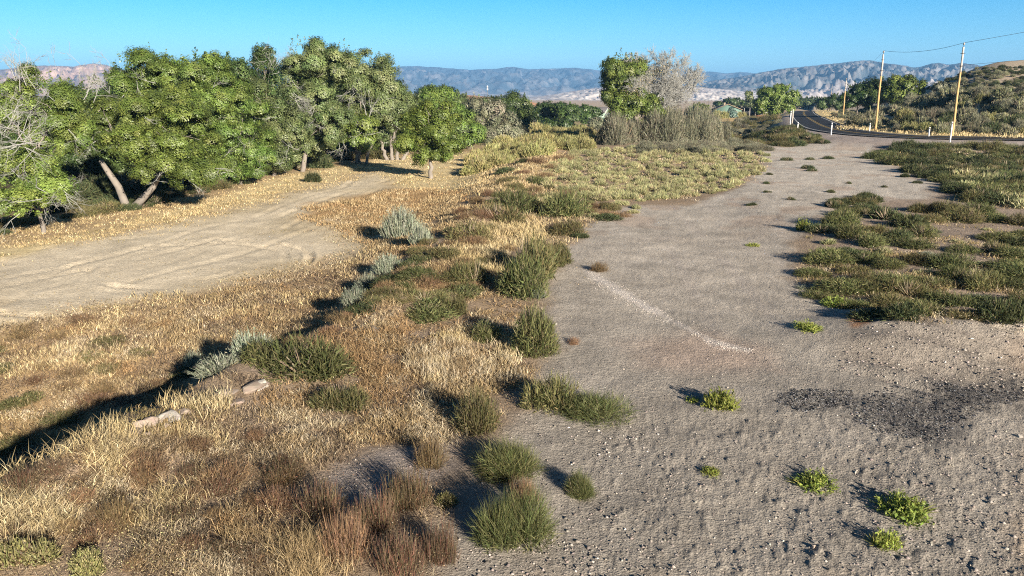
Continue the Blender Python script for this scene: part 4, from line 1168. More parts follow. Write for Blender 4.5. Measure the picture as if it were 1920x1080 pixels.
# undergrowth in the grove shade
for x, y in scatter_px([(90, 402), (230, 370), (420, 338), (520, 312), (520, 300), (380, 318), (230, 345), (90, 380)], 14, 22, (26, 6)):
    w = random.uniform(80, 130)
    plant_px('dark', x, y, w, w * 0.35, label='tall dark thicket bush under the grove', group='thicket bushes under the grove')
for x, y in scatter_px([(0, 425), (60, 400), (230, 372), (420, 340), (520, 312), (620, 300), (760, 285), (760, 292), (640, 308), (520, 328), (430, 352), (300, 385), (160, 410), (0, 445)], 44, 21, (22, 5)):
    w = random.uniform(40, 80)
    plant_px(random.choice(['dark', 'dark', 'olive_mid']), x, y, w, w * 0.4, label='dim bush in the shade under the cottonwoods', group='bushes under the cottonwoods')

# trees to the right of the grove
tree('russian_olive_tree', at1(915, 268), [(905, 216, 38, 28), (932, 238, 38, 30), (885, 235, 28, 26), (955, 250, 28, 20), (905, 250, 40, 20)], 'grey green bushy tree right of the bright cottonwood', cols='grey', bark=M_BARKD, group='grey green trees by the wash')
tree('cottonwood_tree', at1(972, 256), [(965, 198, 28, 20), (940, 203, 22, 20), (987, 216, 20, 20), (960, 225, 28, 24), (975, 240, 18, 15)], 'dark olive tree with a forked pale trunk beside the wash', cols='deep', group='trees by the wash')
tree('cottonwood_tree', at1(905, 244), [(895, 205, 30, 16), (860, 190, 20, 12), (920, 200, 18, 14)], 'dull green tree behind the grey green one, below the orange hill', cols='dusty', group='trees by the wash')
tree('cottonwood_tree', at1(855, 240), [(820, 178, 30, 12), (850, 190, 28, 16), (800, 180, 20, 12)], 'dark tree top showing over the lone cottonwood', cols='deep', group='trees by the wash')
for px, py, lobes, lab in ((1025, 236, [(1018, 205, 18, 9), (1040, 207, 18, 10), (1025, 220, 20, 12)], 'dark green tree right behind the white gabled house'),
                           (1065, 238, [(1055, 206, 20, 10), (1078, 212, 18, 12), (1062, 222, 22, 12)], 'dark green tree in the middle between the two far houses'),
                           (1105, 236, [(1098, 209, 16, 9), (1112, 210, 12, 8), (1100, 222, 18, 10)], 'dark green tree left of the grey roofed house'),
                           (1050, 244, [(1035, 234, 16, 9), (1058, 236, 16, 8), (1045, 240, 18, 6)], 'low bright tree in front of the dark far trees'),
                           (1140, 244, [(1120, 232, 16, 10), (1145, 234, 14, 10), (1130, 240, 18, 7)], 'low grey tree in front of the grey roofed house')):
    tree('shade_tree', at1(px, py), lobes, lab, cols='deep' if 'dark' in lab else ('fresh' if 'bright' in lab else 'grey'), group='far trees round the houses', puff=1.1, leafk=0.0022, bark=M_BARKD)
# trees near the road and the green house
tree('shade_tree', at1(1462, 218), [(1440, 186, 24, 18), (1466, 180, 25, 18), (1480, 195, 18, 16), (1450, 203, 26, 14), (1425, 200, 16, 13)], 'full round tree left of the road crest', cols='green', group='trees beyond the road bend', puff=0.9, bark=M_BARKD)
tree('poplar_tree', at1(1404, 214), [(1404, 180, 7, 8), (1405, 193, 10, 9), (1404, 203, 9, 7)], 'narrow poplar beside the green house', cols='dusty', group='trees beyond the road bend', puff=0.8, bark=M_BARKD)
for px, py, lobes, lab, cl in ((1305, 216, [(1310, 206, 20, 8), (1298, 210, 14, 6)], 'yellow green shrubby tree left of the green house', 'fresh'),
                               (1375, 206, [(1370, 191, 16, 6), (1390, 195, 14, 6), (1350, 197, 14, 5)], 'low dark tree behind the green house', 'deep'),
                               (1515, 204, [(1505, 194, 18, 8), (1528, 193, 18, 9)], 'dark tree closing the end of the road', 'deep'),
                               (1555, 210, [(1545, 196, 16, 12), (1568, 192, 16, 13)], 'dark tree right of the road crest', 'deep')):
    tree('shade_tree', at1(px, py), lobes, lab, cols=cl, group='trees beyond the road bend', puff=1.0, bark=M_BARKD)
# cedars on the bank behind the poles
def on_slope(px, Y):
    """ground point on the bearing of px at distance Y"""
    x = (px - 960) / F * (Y * CP + 0.2)
    return Vector((x, Y, float(height(np.array([x]), np.array([Y]))[0])))


for px, Y, lobes, lab in ((1610, 175, [(1610, 175, 22, 18), (1595, 188, 18, 16), (1625, 180, 20, 18)], 'dark cedar, leftmost on the bank behind the poles'),
                          (1650, 172, [(1648, 168, 24, 18), (1660, 180, 24, 16), (1635, 186, 20, 14)], 'dark cedar in the middle of the bank cedars'),
                          (1700, 170, [(1690, 160, 24, 18), (1712, 168, 22, 18), (1700, 180, 28, 12), (1675, 175, 18, 16)], 'lighter cedar, rightmost on the bank behind the poles')):
    tree('cedar_tree', on_slope(px, Y), lobes, lab, cols='green' if 'lighter' in lab else 'deep', group='cedars on the bank', puff=0.9, bark=M_BARKD)
tree('cedar_tree', on_slope(1785, 165), [(1770, 165, 18, 10), (1795, 168, 20, 10), (1780, 172, 24, 8)], 'grey brown bushy cedar beside the near pole on the bank', cols='grey', group='cedars on the bank', puff=0.8, bark=M_BARKD)

# half dead tree beyond the lot
HD = Vector((20.0, 124.0, float(height(np.array([20.0]), np.array([124.0]))[0])))
hd = tree('half_dead_tree', HD, [(1160, 128, 36, 22), (1148, 150, 26, 18), (1188, 132, 28, 24), (1178, 160, 26, 18), (1155, 188, 26, 14), (1180, 200, 32, 24), (1142, 180, 16, 12), (1205, 205, 28, 26), (1228, 200, 22, 22), (1195, 180, 24, 18), (1215, 225, 30, 16), (1165, 215, 24, 14)], 'big tree, left half green and right half bare and bleached', cols='green', bark=M_BARKD, puff=0.7, trunk_w=0.42)
starts = []
for px, py in ((1180, 140), (1190, 170), (1190, 125), (1195, 150), (1215, 150), (1240, 135), (1262, 145), (1285, 148), (1205, 128), (1232, 122), (1250, 165), (1290, 172), (1215, 165), (1275, 130), (1255, 122), (1300, 160), (1270, 190), (1295, 145)):
    dx, dyy, dz = ray(px, py)
    dy = random.uniform(-1.5, 1.5)
    t = (HD.y + dy) / dyy
    c = np.array([t * dx - HD.x, dy, CAMZ + t * dz - HD.z])
    starts.append(c)
parts = []; ps = []
for c in starts:
    b = np.array([0.6, 0, 4.2]) + rng.normal(size=3) * 0.25
    p = limb_path(b, c, 0.1, 8, 0.05)
    parts.append(tube_path(p, np.linspace(0.16, 0.05, 8), 6))
    for q in range(3, 8):
        for _ in range(3):
            ps.append((p[q], unit((c - b) / 6 + rng.normal(size=3) * 0.5 + np.array([0.1, 0, 0.2]))))
a, b, r0, r1 = twig_cloud(ps, 0.55, 4, 0, 1.3, 0.04, 0.68, 4)
parts.append(tubes(a, b, np.maximum(r0, 0.018), np.maximum(r1, 0.014), 3))
V, fs = merge(parts)
link('dead_branches', mesh_np('dead_branches', V, fs, M_DEAD), hd)
P = np.array([c for c in starts[:6]]); n = 2600
idx = rng.integers(0, len(P), n)
pp = P[idx] + rng.normal(size=(n, 3)) * [0.9, 0.9, 0.7]
V, f, C = leaves(pp, rand_dirs(n), np.full(n, 0.16), col_vary(LEAFC['dry'], n, 0.25))
link('dry_leaves', mesh_np('dry_leaves', V, [f], M_LEAF, C), hd)

# big grey bushes in front of it
for i_, (px, py, w, h) in enumerate([(1140, 272, 60, 44), (1172, 270, 66, 50), (1205, 268, 60, 52), (1238, 268, 62, 50), (1270, 266, 62, 52), (1300, 266, 60, 50), (1328, 266, 52, 44), (1350, 264, 36, 34), (1155, 262, 60, 48), (1190, 258, 70, 56), (1255, 258, 70, 56), (1310, 258, 66, 54)]):
    plant_px('grey', px, py, w * 1.15, h * 1.35, label=('big grey green bush before the half dead tree' if i_ < 8 else 'big grey bush half hidden by the front bushes of the half dead tree'), group='big bushes before the half dead tree' if i_ < 8 else 'big bushes behind the front ones', cat='shrub')
plant_px('yellow', 1368, 262, 22, 14, label='yellow green shrub right of the big grey bushes')
plant_px('dark', 990, 268, 30, 14, label='dark shrub beside the dry wash')

# bare saplings over the grove
for px, py0, py1, lab in ((48, 90, 200, 'thin bare sapling sticking up at the left border'), (103, 118, 210, 'bare whitish sapling in front of the butte'), (150, 120, 220, 'twiggy bare sapling before the pink butte'), (205, 118, 215, 'bare sapling left of the broad cottonwood')):
    b = at1(px, 330)
    dx, dyy, dz = ray(px, py0)
    t = b.y / dyy
    root = empty('bare_sapling', b, lab, 'tree', 'bare saplings above the grove')
    H = CAMZ + t * dz - b.z
    p = limb_path((0, 0, 0), (t * dx - b.x, 0, H), 0, 9, 0.015)
    V, fs = tube_path(p, np.linspace(0.045, 0.01, 9), 6)
    link('trunk', mesh_np('trunk', V, fs, M_DEAD, None, True), root)
    st = [(p[q], unit(np.array([random.uniform(-1, 1), random.uniform(-1, 1), 1.1]))) for q in (4, 5, 6, 6, 7, 8)]
    for st_ in st:
        a, b_, r0, r1 = twig_cloud([st_], 0.4, 3, 0, 1.0, 0.016, 0.6, 4)
        V, fs = tubes(a, b_, np.maximum(r0, .008), np.maximum(r1, .007), 3)
        link('branch', mesh_np('branch', V, fs, M_DEAD), root)

# shrubs on the cut bank and hill
BANK = [(1600, 238), (1640, 215), (1700, 200), (1800, 186), (1925, 180), (1925, 258), (1800, 254), (1690, 246)]
for x, y in scatter_px(BANK, 112, 31, (16, 6)):
    k = random.choices(['bank', 'yellow', 'dark', 'grey'], [6, 2.2, 3, 2])[0]
    w = random.uniform(20, 46)
    plant_px(k, x, y, w, w * random.uniform(0.5, 0.75), label={'bank': 'dusty sage shrub on the cut bank above the road', 'yellow': 'yellow green shrub on the cut bank above the road', 'dark': 'dark shrub on the cut bank above the road', 'grey': 'grey brown shrub on the cut bank above the road'}[k],
             group={'bank': 'sage shrubs on the cut bank', 'yellow': 'yellow shrubs on the cut bank', 'dark': 'dark shrubs on the cut bank', 'grey': 'grey shrubs on the cut bank'}[k])
HILLP = [(1700, 140), (1790, 130), (1925, 126), (1925, 180), (1800, 184), (1720, 165)]
for x, y in scatter_px(HILLP, 250, 32, (6, 2)):
    w = random.uniform(7, 18)
    plant_px(random.choice(['dark', 'bank']), x, y, w, w * 0.5, label='small scrub dot on the tan hillside', group='scrub on the hillside')
for x, y in scatter_px([(1560, 214), (1640, 206), (1640, 216), (1600, 226), (1570, 222)], 22, 33, (10, 3)):
    w = random.uniform(12, 24)
    plant_px('bank', x, y, w, w * 0.5, label='small sage shrub on the straw flat right of the road', group='sage shrubs right of the road')
for x, y in scatter_px([(1340, 240), (1400, 225), (1450, 218), (1470, 225), (1430, 250), (1380, 266)], 34, 34, (12, 4)):
    w = random.uniform(16, 34)
    plant_px(random.choice(['grey', 'olive_mid']), x, y, w, w * 0.4, label='low scrub on the road embankment beside the golden field', group='scrub on the road embankment')


# ------------------------------------------------------------------ grass (stuff)
def grass(name, regions, label, mat=M_GRASS):
    """regions: (poly, blades, height m, colours, spread, mask seed, cover)"""
    Vs = []; Cs = []
    for poly, nt, hgt, cols, lean, seed, cover, tuft in regions:
        r = np.random.default_rng(seed)
        P = np.array(poly, float); lo = P.min(0); hi = P.max(0)
        q = lo + r.random((nt, 2)) * (hi - lo)
        wq = np.stack([(fbm(q[:, 0] / 80, q[:, 1] / 28, 3, seed + 500) - 0.5) * 120 + r.normal(size=len(q)) * 12,
                       (fbm(q[:, 0] / 80, q[:, 1] / 28, 3, seed + 600) - 0.5) * 44 + r.normal(size=len(q)) * 4], 1) * np.clip((q[:, 1:2] - 150) / 450, 0.15, 1)
        q = q[inside(q[:, 0] + wq[:, 0], q[:, 1] + wq[:, 1], poly)]
        X, Y, _ = at(q[:, 0], q[:, 1])
        lotm = poly_mask(X, Y, LOT, 0.3, 0.7, 6, 0.7)
        ok_ = r.random(len(X)) > lotm * (0.97 if cover < 0.95 else 0)
        X = X[ok_]; Y = Y[ok_]
        cl = fbm(X * 0.8, Y * 0.8, 4, seed + 200, 0.6)
        keep = cl > np.quantile(cl, 1 - cover)
        bare = poly_mask(X, Y, BARE, 0.3, 0.3, 1, 1.0) + poly_mask(X, Y, PATH, 1.2, 2.4, 2, 0.5) * 0.86
        keep &= r.random(len(X)) > bare
        for cx, cy, cw in CLEAR:
            ux, uy = cx / math.hypot(cx, cy), cy / math.hypot(cx, cy)
            a = (X - cx) * ux + (Y - cy) * uy; b = (X - cx) * uy - (Y - cy) * ux
            keep &= ~((np.abs(b) < cw * 0.42) & (a < cw * 0.35) & (a > -cw * 0.4 - 0.45) & (r.random(len(X)) < 0.93))
        X = X[keep]; Y = Y[keep]; cl = cl[keep]
        n = len(X)
        dist = np.hypot(X, Y)
        hh = hgt * 0.85 * (0.35 + 0.9 * fbm(X * 0.6, Y * 0.6, 3, seed + 300)) * (0.7 + 0.6 * r.random(n))
        hue = fbm(X * 1.1, Y * 1.1, 4, seed + 400, 0.65) * 2.2 - 0.6
        cols_ = np.array(cols)
        ci = np.clip((hue * len(cols_) + r.normal(size=n) * 0.7), 0, len(cols_) - 1).astype(int)
        base = cols_[ci] * (0.62 + 0.56 * r.random((n, 1)))
        idx = np.repeat(np.arange(n), tuft)
        m = len(idx)
        rad_ = (0.03 + 0.0035 * dist)[idx]
        px_ = X[idx] + r.normal(size=m) * rad_; py_ = Y[idx] + r.normal(size=m) * rad_
        pz = height(px_, py_) - 0.01
        B = np.stack([px_, py_, pz], 1)
        D = unit(np.stack([r.normal(size=m) * lean, r.normal(size=m) * lean, np.ones(m)], 1))
        L_ = hh[idx] * (0.55 + 0.7 * r.random(m))
        W_ = np.maximum(0.007, 0.00075 * dist[idx]) * (0.7 + 0.6 * r.random(m))
        c = base[idx] * (0.45 + 1.0 * r.random((m, 1)))
        side = unit(np.stack([r.normal(size=m), r.normal(size=m) * 0.5, np.zeros(m)], 1))
        mid = B + D * (L_ * 0.55)[:, None]
        D2 = unit(D + np.stack([r.normal(size=m) * lean, r.normal(size=m) * lean, -0.25 * np.ones(m) * lean * 2], 1) * 0.8)
        tip = mid + D2 * (L_ * 0.5)[:, None]
        s = side * (W_ / 2)[:, None]
        V = np.stack([B - s, B + s, mid + s * 0.8, mid - s * 0.8, tip], 1)
        Vs.append(V.reshape(-1, 3)); Cs.append(np.repeat(c, 5, 0))
    V = np.concatenate(Vs); C = np.concatenate(Cs)
    k = np.arange(len(V) // 5)[:, None] * 5
    o = link(name, mesh_np(name, V, [k + np.array([[0, 1, 2, 3]]), k + np.array([[3, 2, 4]])], mat, C))
    return tag(o, label, 'grass', kind='stuff')


CREAM = [(0.60, 0.51, 0.35), (0.54, 0.44, 0.28), (0.58, 0.50, 0.37), (0.44, 0.34, 0.20), (0.34, 0.25, 0.145)]
TAN = [(0.47, 0.36, 0.20), (0.40, 0.295, 0.16), (0.33, 0.245, 0.135), (0.52, 0.42, 0.26)]
RUST = [(0.36, 0.235, 0.12), (0.30, 0.20, 0.105), (0.42, 0.295, 0.155), (0.25, 0.175, 0.10)]
GOLDC = [(0.57, 0.46, 0.25), (0.51, 0.40, 0.215), (0.62, 0.52, 0.32)]
GREYS = [(0.33, 0.26, 0.18), (0.40, 0.31, 0.20), (0.27, 0.21, 0.15), (0.46, 0.36, 0.22)]
STRAWB = [(0.60, 0.48, 0.27), (0.54, 0.42, 0.23), (0.47, 0.36, 0.19), (0.58, 0.48, 0.30)]
DEADG = [(0.22, 0.165, 0.11), (0.17, 0.12, 0.085), (0.29, 0.22, 0.15), (0.13, 0.10, 0.075)]
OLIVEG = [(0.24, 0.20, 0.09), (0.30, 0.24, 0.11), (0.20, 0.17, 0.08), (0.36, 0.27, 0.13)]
FRONT = [(-30, 850), (120, 840), (230, 830), (330, 790), (420, 760), (560, 770), (680, 760), (720, 790), (640, 850), (560, 910), (560, 960), (700, 960), (830, 900), (850, 960), (830, 1090), (-30, 1090)]
MIDB = [(480, 770), (640, 640), (720, 570), (800, 540), (930, 540), (1000, 580), (1010, 690), (960, 760), (900, 810), (860, 850), (820, 840), (700, 830), (620, 820)]
UPB = [(700, 570), (760, 520), (840, 440), (900, 390), (960, 330), (1000, 295), (1060, 295), (1070, 330), (1050, 370), (1130, 385), (1190, 400), (1060, 440), (1040, 470), (960, 460), (940, 540), (800, 560)]
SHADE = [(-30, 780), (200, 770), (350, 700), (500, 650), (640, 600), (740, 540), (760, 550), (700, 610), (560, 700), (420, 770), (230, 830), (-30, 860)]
FIELD = [(-30, 640), (150, 580), (400, 548), (560, 508), (700, 472), (770, 470), (800, 480), (740, 545), (640, 605), (500, 655), (350, 705), (200, 775), (-30, 790)]
OR1 = [(560, 400), (640, 370), (760, 352), (860, 358), (900, 370), (860, 420), (800, 470), (700, 475), (640, 430)]
FRINGE = [(-30, 505), (-30, 440), (90, 405), (240, 385), (430, 350), (560, 318), (640, 306), (760, 288), (880, 285), (960, 290), (900, 360), (840, 366), (760, 352), (700, 330), (560, 370), (330, 425), (-30, 490)]
PALEPX = [(-30, 630), (-30, 490), (330, 420), (560, 375), (700, 330), (760, 340), (690, 390), (640, 420), (720, 450), (640, 500), (350, 550), (150, 595)]
STUB = [(-30, 640), (-30, 590), (300, 548), (430, 520), (560, 490), (650, 470), (560, 430), (660, 380), (720, 420), (760, 470), (560, 515), (350, 560), (150, 595)]

grass('dry_grass', [
    (FRONT, 26000, 0.22, CREAM, 1.0, 1, 0.5, 5),
    (FRONT, 12000, 0.26, GREYS, 1.1, 2, 0.6, 4),
    (FRONT, 14000, 0.20, DEADG, 1.2, 30, 0.7, 4),
    ([(-30, 860), (260, 820), (420, 800), (420, 940), (200, 1090), (-30, 1090)], 5000, 0.36, GOLDC, 0.7, 3, 0.4, 4),
    ([(420, 900), (640, 900), (640, 1090), (420, 1090)], 5000, 0.30, RUST + TAN, 0.8, 4, 0.5, 4),
    ([(520, 980), (700, 960), (700, 1090), (520, 1090)], 4500, 0.42, TAN, 0.5, 5, 0.6, 4),
    (MIDB, 15000, 0.22, CREAM + TAN, 0.8, 6, 0.55, 5),
    (MIDB, 6000, 0.24, RUST, 0.8, 7, 0.45, 4),
    (MIDB, 5000, 0.20, DEADG, 1.0, 31, 0.5, 4),
    ([(780, 640), (960, 600), (1000, 650), (990, 720), (860, 720), (760, 700)], 5000, 0.26, GOLDC + CREAM, 0.5, 8, 0.6, 5),
    ([(640, 590), (760, 600), (780, 700), (560, 780), (480, 760)], 5000, 0.28, RUST, 0.8, 9, 0.55, 5),
    (UPB, 13000, 0.28, TAN + GOLDC + GREYS, 0.6, 10, 0.55, 5),
    ([(860, 470), (960, 400), (1040, 420), (1000, 470), (930, 530), (870, 530)], 5000, 0.42, GOLDC, 0.4, 11, 0.65, 5),
    (UPB, 9000, 0.28, OLIVEG + DEADG, 0.6, 12, 0.6, 4),
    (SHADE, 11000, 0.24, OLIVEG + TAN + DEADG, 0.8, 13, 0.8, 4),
    ([(60, 850), (240, 790), (400, 745), (430, 775), (300, 820)], 1200, 0.4, GOLDC, 0.35, 14, 0.5, 5),
    (FIELD, 36000, 0.18, RUST + TAN + GREYS + CREAM[:3], 0.8, 15, 0.62, 4),
    (FIELD, 14000, 0.24, DEADG, 0.9, 32, 0.6, 4),
    (FIELD, 9000, 0.27, TAN + GOLDC, 0.5, 16, 0.5, 4),
    (OR1, 9000, 0.26, RUST[:1] + TAN, 0.5, 17, 0.7, 4),
    (FRINGE, 22000, 0.20, STRAWB, 0.7, 18, 0.75, 4),
    (FRINGE, 5000, 0.2, OLIVEG, 0.7, 33, 0.35, 4),
    (STUB, 22000, 0.12, CREAM + GREYS + OLIVEG, 0.8, 19, 0.45, 4),
    (PALEPX, 9000, 0.10, OLIVEG + GREYS, 0.8, 34, 0.3, 4),
    ([(1020, 300), (1330, 276), (1440, 290), (1400, 345), (1290, 375), (1100, 378), (1000, 350)], 7000, 0.22, CREAM + GREYS + [(0.36, 0.34, 0.17)], 0.5, 20, 0.6, 3),
    ([(1560, 240), (1640, 247), (1800, 256), (1925, 260), (1925, 252), (1800, 249), (1690, 242), (1600, 236)], 3000, 0.45, GOLDC, 0.35, 21, 0.9, 4),
    ([(1535, 207), (1600, 208), (1640, 215), (1590, 232), (1575, 228)], 1500, 0.3, GOLDC, 0.4, 22, 0.7, 3),
    ([(1640, 590), (1925, 600), (1925, 625), (1700, 615)], 900, 0.25, CREAM, 0.6, 23, 0.4, 4),
    (THICKET, 6500, 0.24, CREAM + OLIVEG, 0.7, 24, 0.5, 4),
    (UPPER, 3000, 0.25, TAN + OLIVEG, 0.5, 25, 0.5, 4),
    ([(930, 300), (1010, 270), (1060, 290), (1000, 330), (900, 380), (880, 350)], 5000, 0.3, GOLDC + TAN, 0.45, 26, 0.7, 4),
], 'dry straw, tan and rust coloured grass over field and bank')


def litter(name, regions, label):
    Vs = []; Cs = []
    for poly, n, hmax, size, cols, seed in regions:
        r = np.random.default_rng(seed)
        P = np.array(poly, float); lo = P.min(0); hi = P.max(0)
        q = lo + r.random((n, 2)) * (hi - lo)
        q = q[inside(q[:, 0], q[:, 1], poly)]
        X, Y, Z = at(q[:, 0], q[:, 1])
        cl = fbm(X * 0.9, Y * 0.9, 4, seed + 900, 0.6)
        k = cl > np.quantile(cl, 0.4)
        X, Y, Z = X[k], Y[k], Z[k]
        m = len(X)
        P3 = np.stack([X, Y, Z + 0.01 + hmax * r.random(m) ** 1.5], 1)
        V, f, c = leaves(P3, unit(r.normal(size=(m, 3)) + [0, 0, 0.6]), size * (0.5 + r.random(m)) * np.maximum(1, np.hypot(X, Y) / 16), col_vary(cols, m, 0.35, 0.08, r), 0.4)
        Vs.append(V); Cs.append(c)
    V = np.concatenate(Vs)
    o = link(name, mesh_np(name, V, [np.arange(len(V)).reshape(-1, 4)], M_GRASS, np.concatenate(Cs)))
    return tag(o, label, 'litter', kind='stuff')


litter('dry_litter', [
    (FRONT, 22000, 0.2, 0.019, CREAM + DEADG, 41), ([(-30, 950), (330, 900), (400, 1090), (-30, 1090)], 5000, 0.34, 0.022, [(0.50, 0.43, 0.22), (0.44, 0.37, 0.20)], 42),
    (MIDB, 14000, 0.2, 0.026, CREAM + RUST, 43), (FIELD, 16000, 0.2, 0.03, TAN + DEADG, 44), (UPB, 8000, 0.25, 0.028, TAN + OLIVEG, 45),
    ([(440, 900), (860, 850), (840, 1090), (440, 1090)], 9000, 0.45, 0.022, RED + DEADG, 46), (STUB, 12000, 0.05, 0.035, GREYS + CREAM, 47), (FRINGE, 8000, 0.1, 0.03, TAN + DEADG, 48),
    ([(900, 700), (1040, 560), (1080, 480), (1130, 420), (1180, 400), (1130, 470), (1080, 600), (1050, 720), (960, 860)], 3500, 0.04, 0.025, GREYS + CREAM, 49),
    (THICKET, 5000, 0.15, 0.03, CREAM + OLIVEG, 50), (UPPER, 3000, 0.15, 0.03, CREAM + OLIVEG, 51)], 'dry seed heads, chaff and leaf litter lying through the grass')


# ------------------------------------------------------------------ stones
def stone_batch(X, Y, size, cols, seed, flat=0.6):
    r = np.random.default_rng(seed)
    n = len(X)
    oc = np.array([[1, 0, 0], [-1, 0, 0], [0, 1, 0], [0, -1, 0], [0, 0, 1], [0, 0, -1]], float)
    fc = np.array([[0, 2, 4], [2, 1, 4], [1, 3, 4], [3, 0, 4], [2, 0, 5], [1, 2, 5], [3, 1, 5], [0, 3, 5]])
    V = oc[None] * (0.6 + 0.7 * r.random((n, 6, 1))) + r.normal(size=(n, 6, 3)) * 0.18
    V = V * size[:, None, None] * np.array([1, 1, flat])
    a = r.random(n) * 6.28
    c, s = np.cos(a)[:, None], np.sin(a)[:, None]
    x = V[..., 0] * c - V[..., 1] * s; y = V[..., 0] * s + V[..., 1] * c
    V = np.stack([x + X[:, None], y + Y[:, None], V[..., 2] + height(X, Y)[:, None] + ruts(X, Y)[:, None] + size[:, None] * 0.15], -1)
    f = (np.arange(n)[:, None, None] * 6 + fc[None]).reshape(-1, 3)
    return V.reshape(-1, 3), f, np.repeat(col_vary(cols, n, 0.3, 0.05, r), 6, 0)


def stones(name, regions, label):
    Vs = []; Fs = []; Cs = []; o = 0
    for poly, n, s0, s1, cols, seed in regions:
        r = np.random.default_rng(seed)
        P = np.array(poly, float); lo = P.min(0); hi = P.max(0)
        q = lo + r.random((n, 2)) * (hi - lo)
        q = q[inside(q[:, 0], q[:, 1], poly)]
        X, Y, _ = at(q[:, 0], q[:, 1])
        sz = s0 + (s1 - s0) * r.random(len(X)) ** 4
        V, f, c = stone_batch(X, Y, sz, cols, seed + 1)
        Vs.append(V); Fs.append(f + o); Cs.append(c); o += len(V)
    ob = link(name, mesh_np(name, np.concatenate(Vs), [np.concatenate(Fs)], M_STONE, np.concatenate(Cs)))
    return tag(ob, label, 'gravel', kind='stuff')


LOTPX = [(840, 1090), (900, 880), (1010, 700), (1030, 620), (1020, 540), (1110, 420), (1300, 385), (1440, 310), (1740, 370), (1500, 450), (1500, 540), (1640, 600), (1930, 600), (1930, 1090)]
GREYST = [(0.25, 0.22, 0.195), (0.30, 0.26, 0.235), (0.21, 0.185, 0.165), (0.42, 0.37, 0.33)]
PALEST = [(0.60, 0.55, 0.49), (0.52, 0.46, 0.42), (0.66, 0.62, 0.57)]
BLACKST = [(0.05, 0.05, 0.052), (0.08, 0.08, 0.085), (0.035, 0.035, 0.04), (0.22, 0.22, 0.23)]
stones('gravel', [
    (LOTPX, 9000, 0.005, 0.022, GREYST, 1),
    ([(840, 1090), (900, 860), (1020, 680), (1930, 620), (1930, 1090)], 5500, 0.005, 0.028, GREYST, 2),
    (LOTPX, 800, 0.005, 0.028, PALEST, 3),
    ([(1640, 600), (1930, 600), (1930, 735), (1700, 730), (1540, 690), (1600, 640)], 2200, 0.007, 0.045, GREYST, 4),
    ([(1640, 600), (1930, 600), (1930, 735), (1700, 730), (1540, 690), (1600, 640)], 260, 0.008, 0.05, PALEST, 9),
    ([(860, 1090), (900, 960), (1140, 960), (1300, 1090)], 600, 0.008, 0.04, GREYST, 5),
    ([(1100, 800), (1240, 790), (1260, 850), (1120, 860)], 160, 0.01, 0.035, PALEST + GREYST, 10),
    ([(1560, 850), (1930, 800), (1930, 1090), (1700, 1090)], 900, 0.008, 0.042, GREYST, 6),
    ([(560, 920), (700, 838), (840, 830), (800, 900), (620, 950)], 900, 0.006, 0.025, GREYST, 7),
    ([(0, 900), (60, 900), (50, 940), (0, 950)], 500, 0.01, 0.05, PALEST, 8),
], 'loose grey gravel and pebbles over the lot')
stones('black_gravel', [([(1600, 790), (1585, 756), (1650, 732), (1760, 722), (1860, 728), (1930, 730), (1930, 750), (1850, 770), (1800, 798), (1745, 828), (1655, 816)], 12000, 0.007, 0.026, BLACKST, 11),
                        ([(1445, 750), (1480, 732), (1600, 735), (1600, 760), (1500, 775)], 4500, 0.008, 0.024, BLACKST, 12)], 'spilled black asphalt gravel on the lot')
stones('white_gravel', [([(1095, 510), (1120, 510), (1200, 552), (1265, 597), (1245, 608), (1170, 572), (1112, 540)], 5000, 0.006, 0.018, PALEST, 13),
                        ([(1260, 596), (1330, 632), (1300, 632)], 500, 0.008, 0.018, PALEST, 15),
                        ([(1300, 626), (1345, 638), (1415, 655), (1400, 663), (1335, 652)], 1400, 0.006, 0.018, PALEST, 14)], 'streak of pale gravel across the lot')


def rock(px, py, w, h, label, group=None, col=(0.50, 0.40, 0.33)):
    p = at1(px, py)
    k = (p.y * CP - (p.z - CAMZ) * SP) / F
    me = bpy.data.meshes.new('rock')
    import bmesh
    bm = bmesh.new()
    bmesh.ops.create_icosphere(bm, subdivisions=3, radius=1)
    sd = random.random() * 50
    cuts = [(Vector((random.gauss(0, 1), random.gauss(0, 1), random.gauss(0, 0.8))).normalized(), random.uniform(0.35, 0.75)) for _ in range(9)]
    for v in bm.verts:
        n = v.co.normalized()
        f = 1.0
        for cn, cd in cuts:
            q = n.dot(cn)
            if q > 1e-3: f = min(f, cd / q)
        f *= 1 + 0.10 * (float(fbm(np.array([n.x * 4 + sd]), np.array([n.y * 4 + n.z * 5 + sd]), 3, 3)[0]) - 0.5)
        v.co = n * f
        v.co.x *= w * k * 0.8; v.co.y *= w * k * 0.5; v.co.z *= h * k * 0.62
    bm.to_mesh(me); bm.free()
    a = me.attributes.new('col', 'FLOAT_COLOR', 'POINT')
    c = np.ones((len(me.vertices), 4), np.float32); c[:, :3] = col_vary(col, len(me.vertices), 0.12, 0.04)
    a.data.foreach_set('color', c.ravel())
    me.materials.append(M_STONE)
    o = link('rock', me); o.location = (p.x, p.y, p.z + h * k * 0.02); o.rotation_euler = (0, 0, random.uniform(0, 6))
    return tag(o, label, 'rock', group)


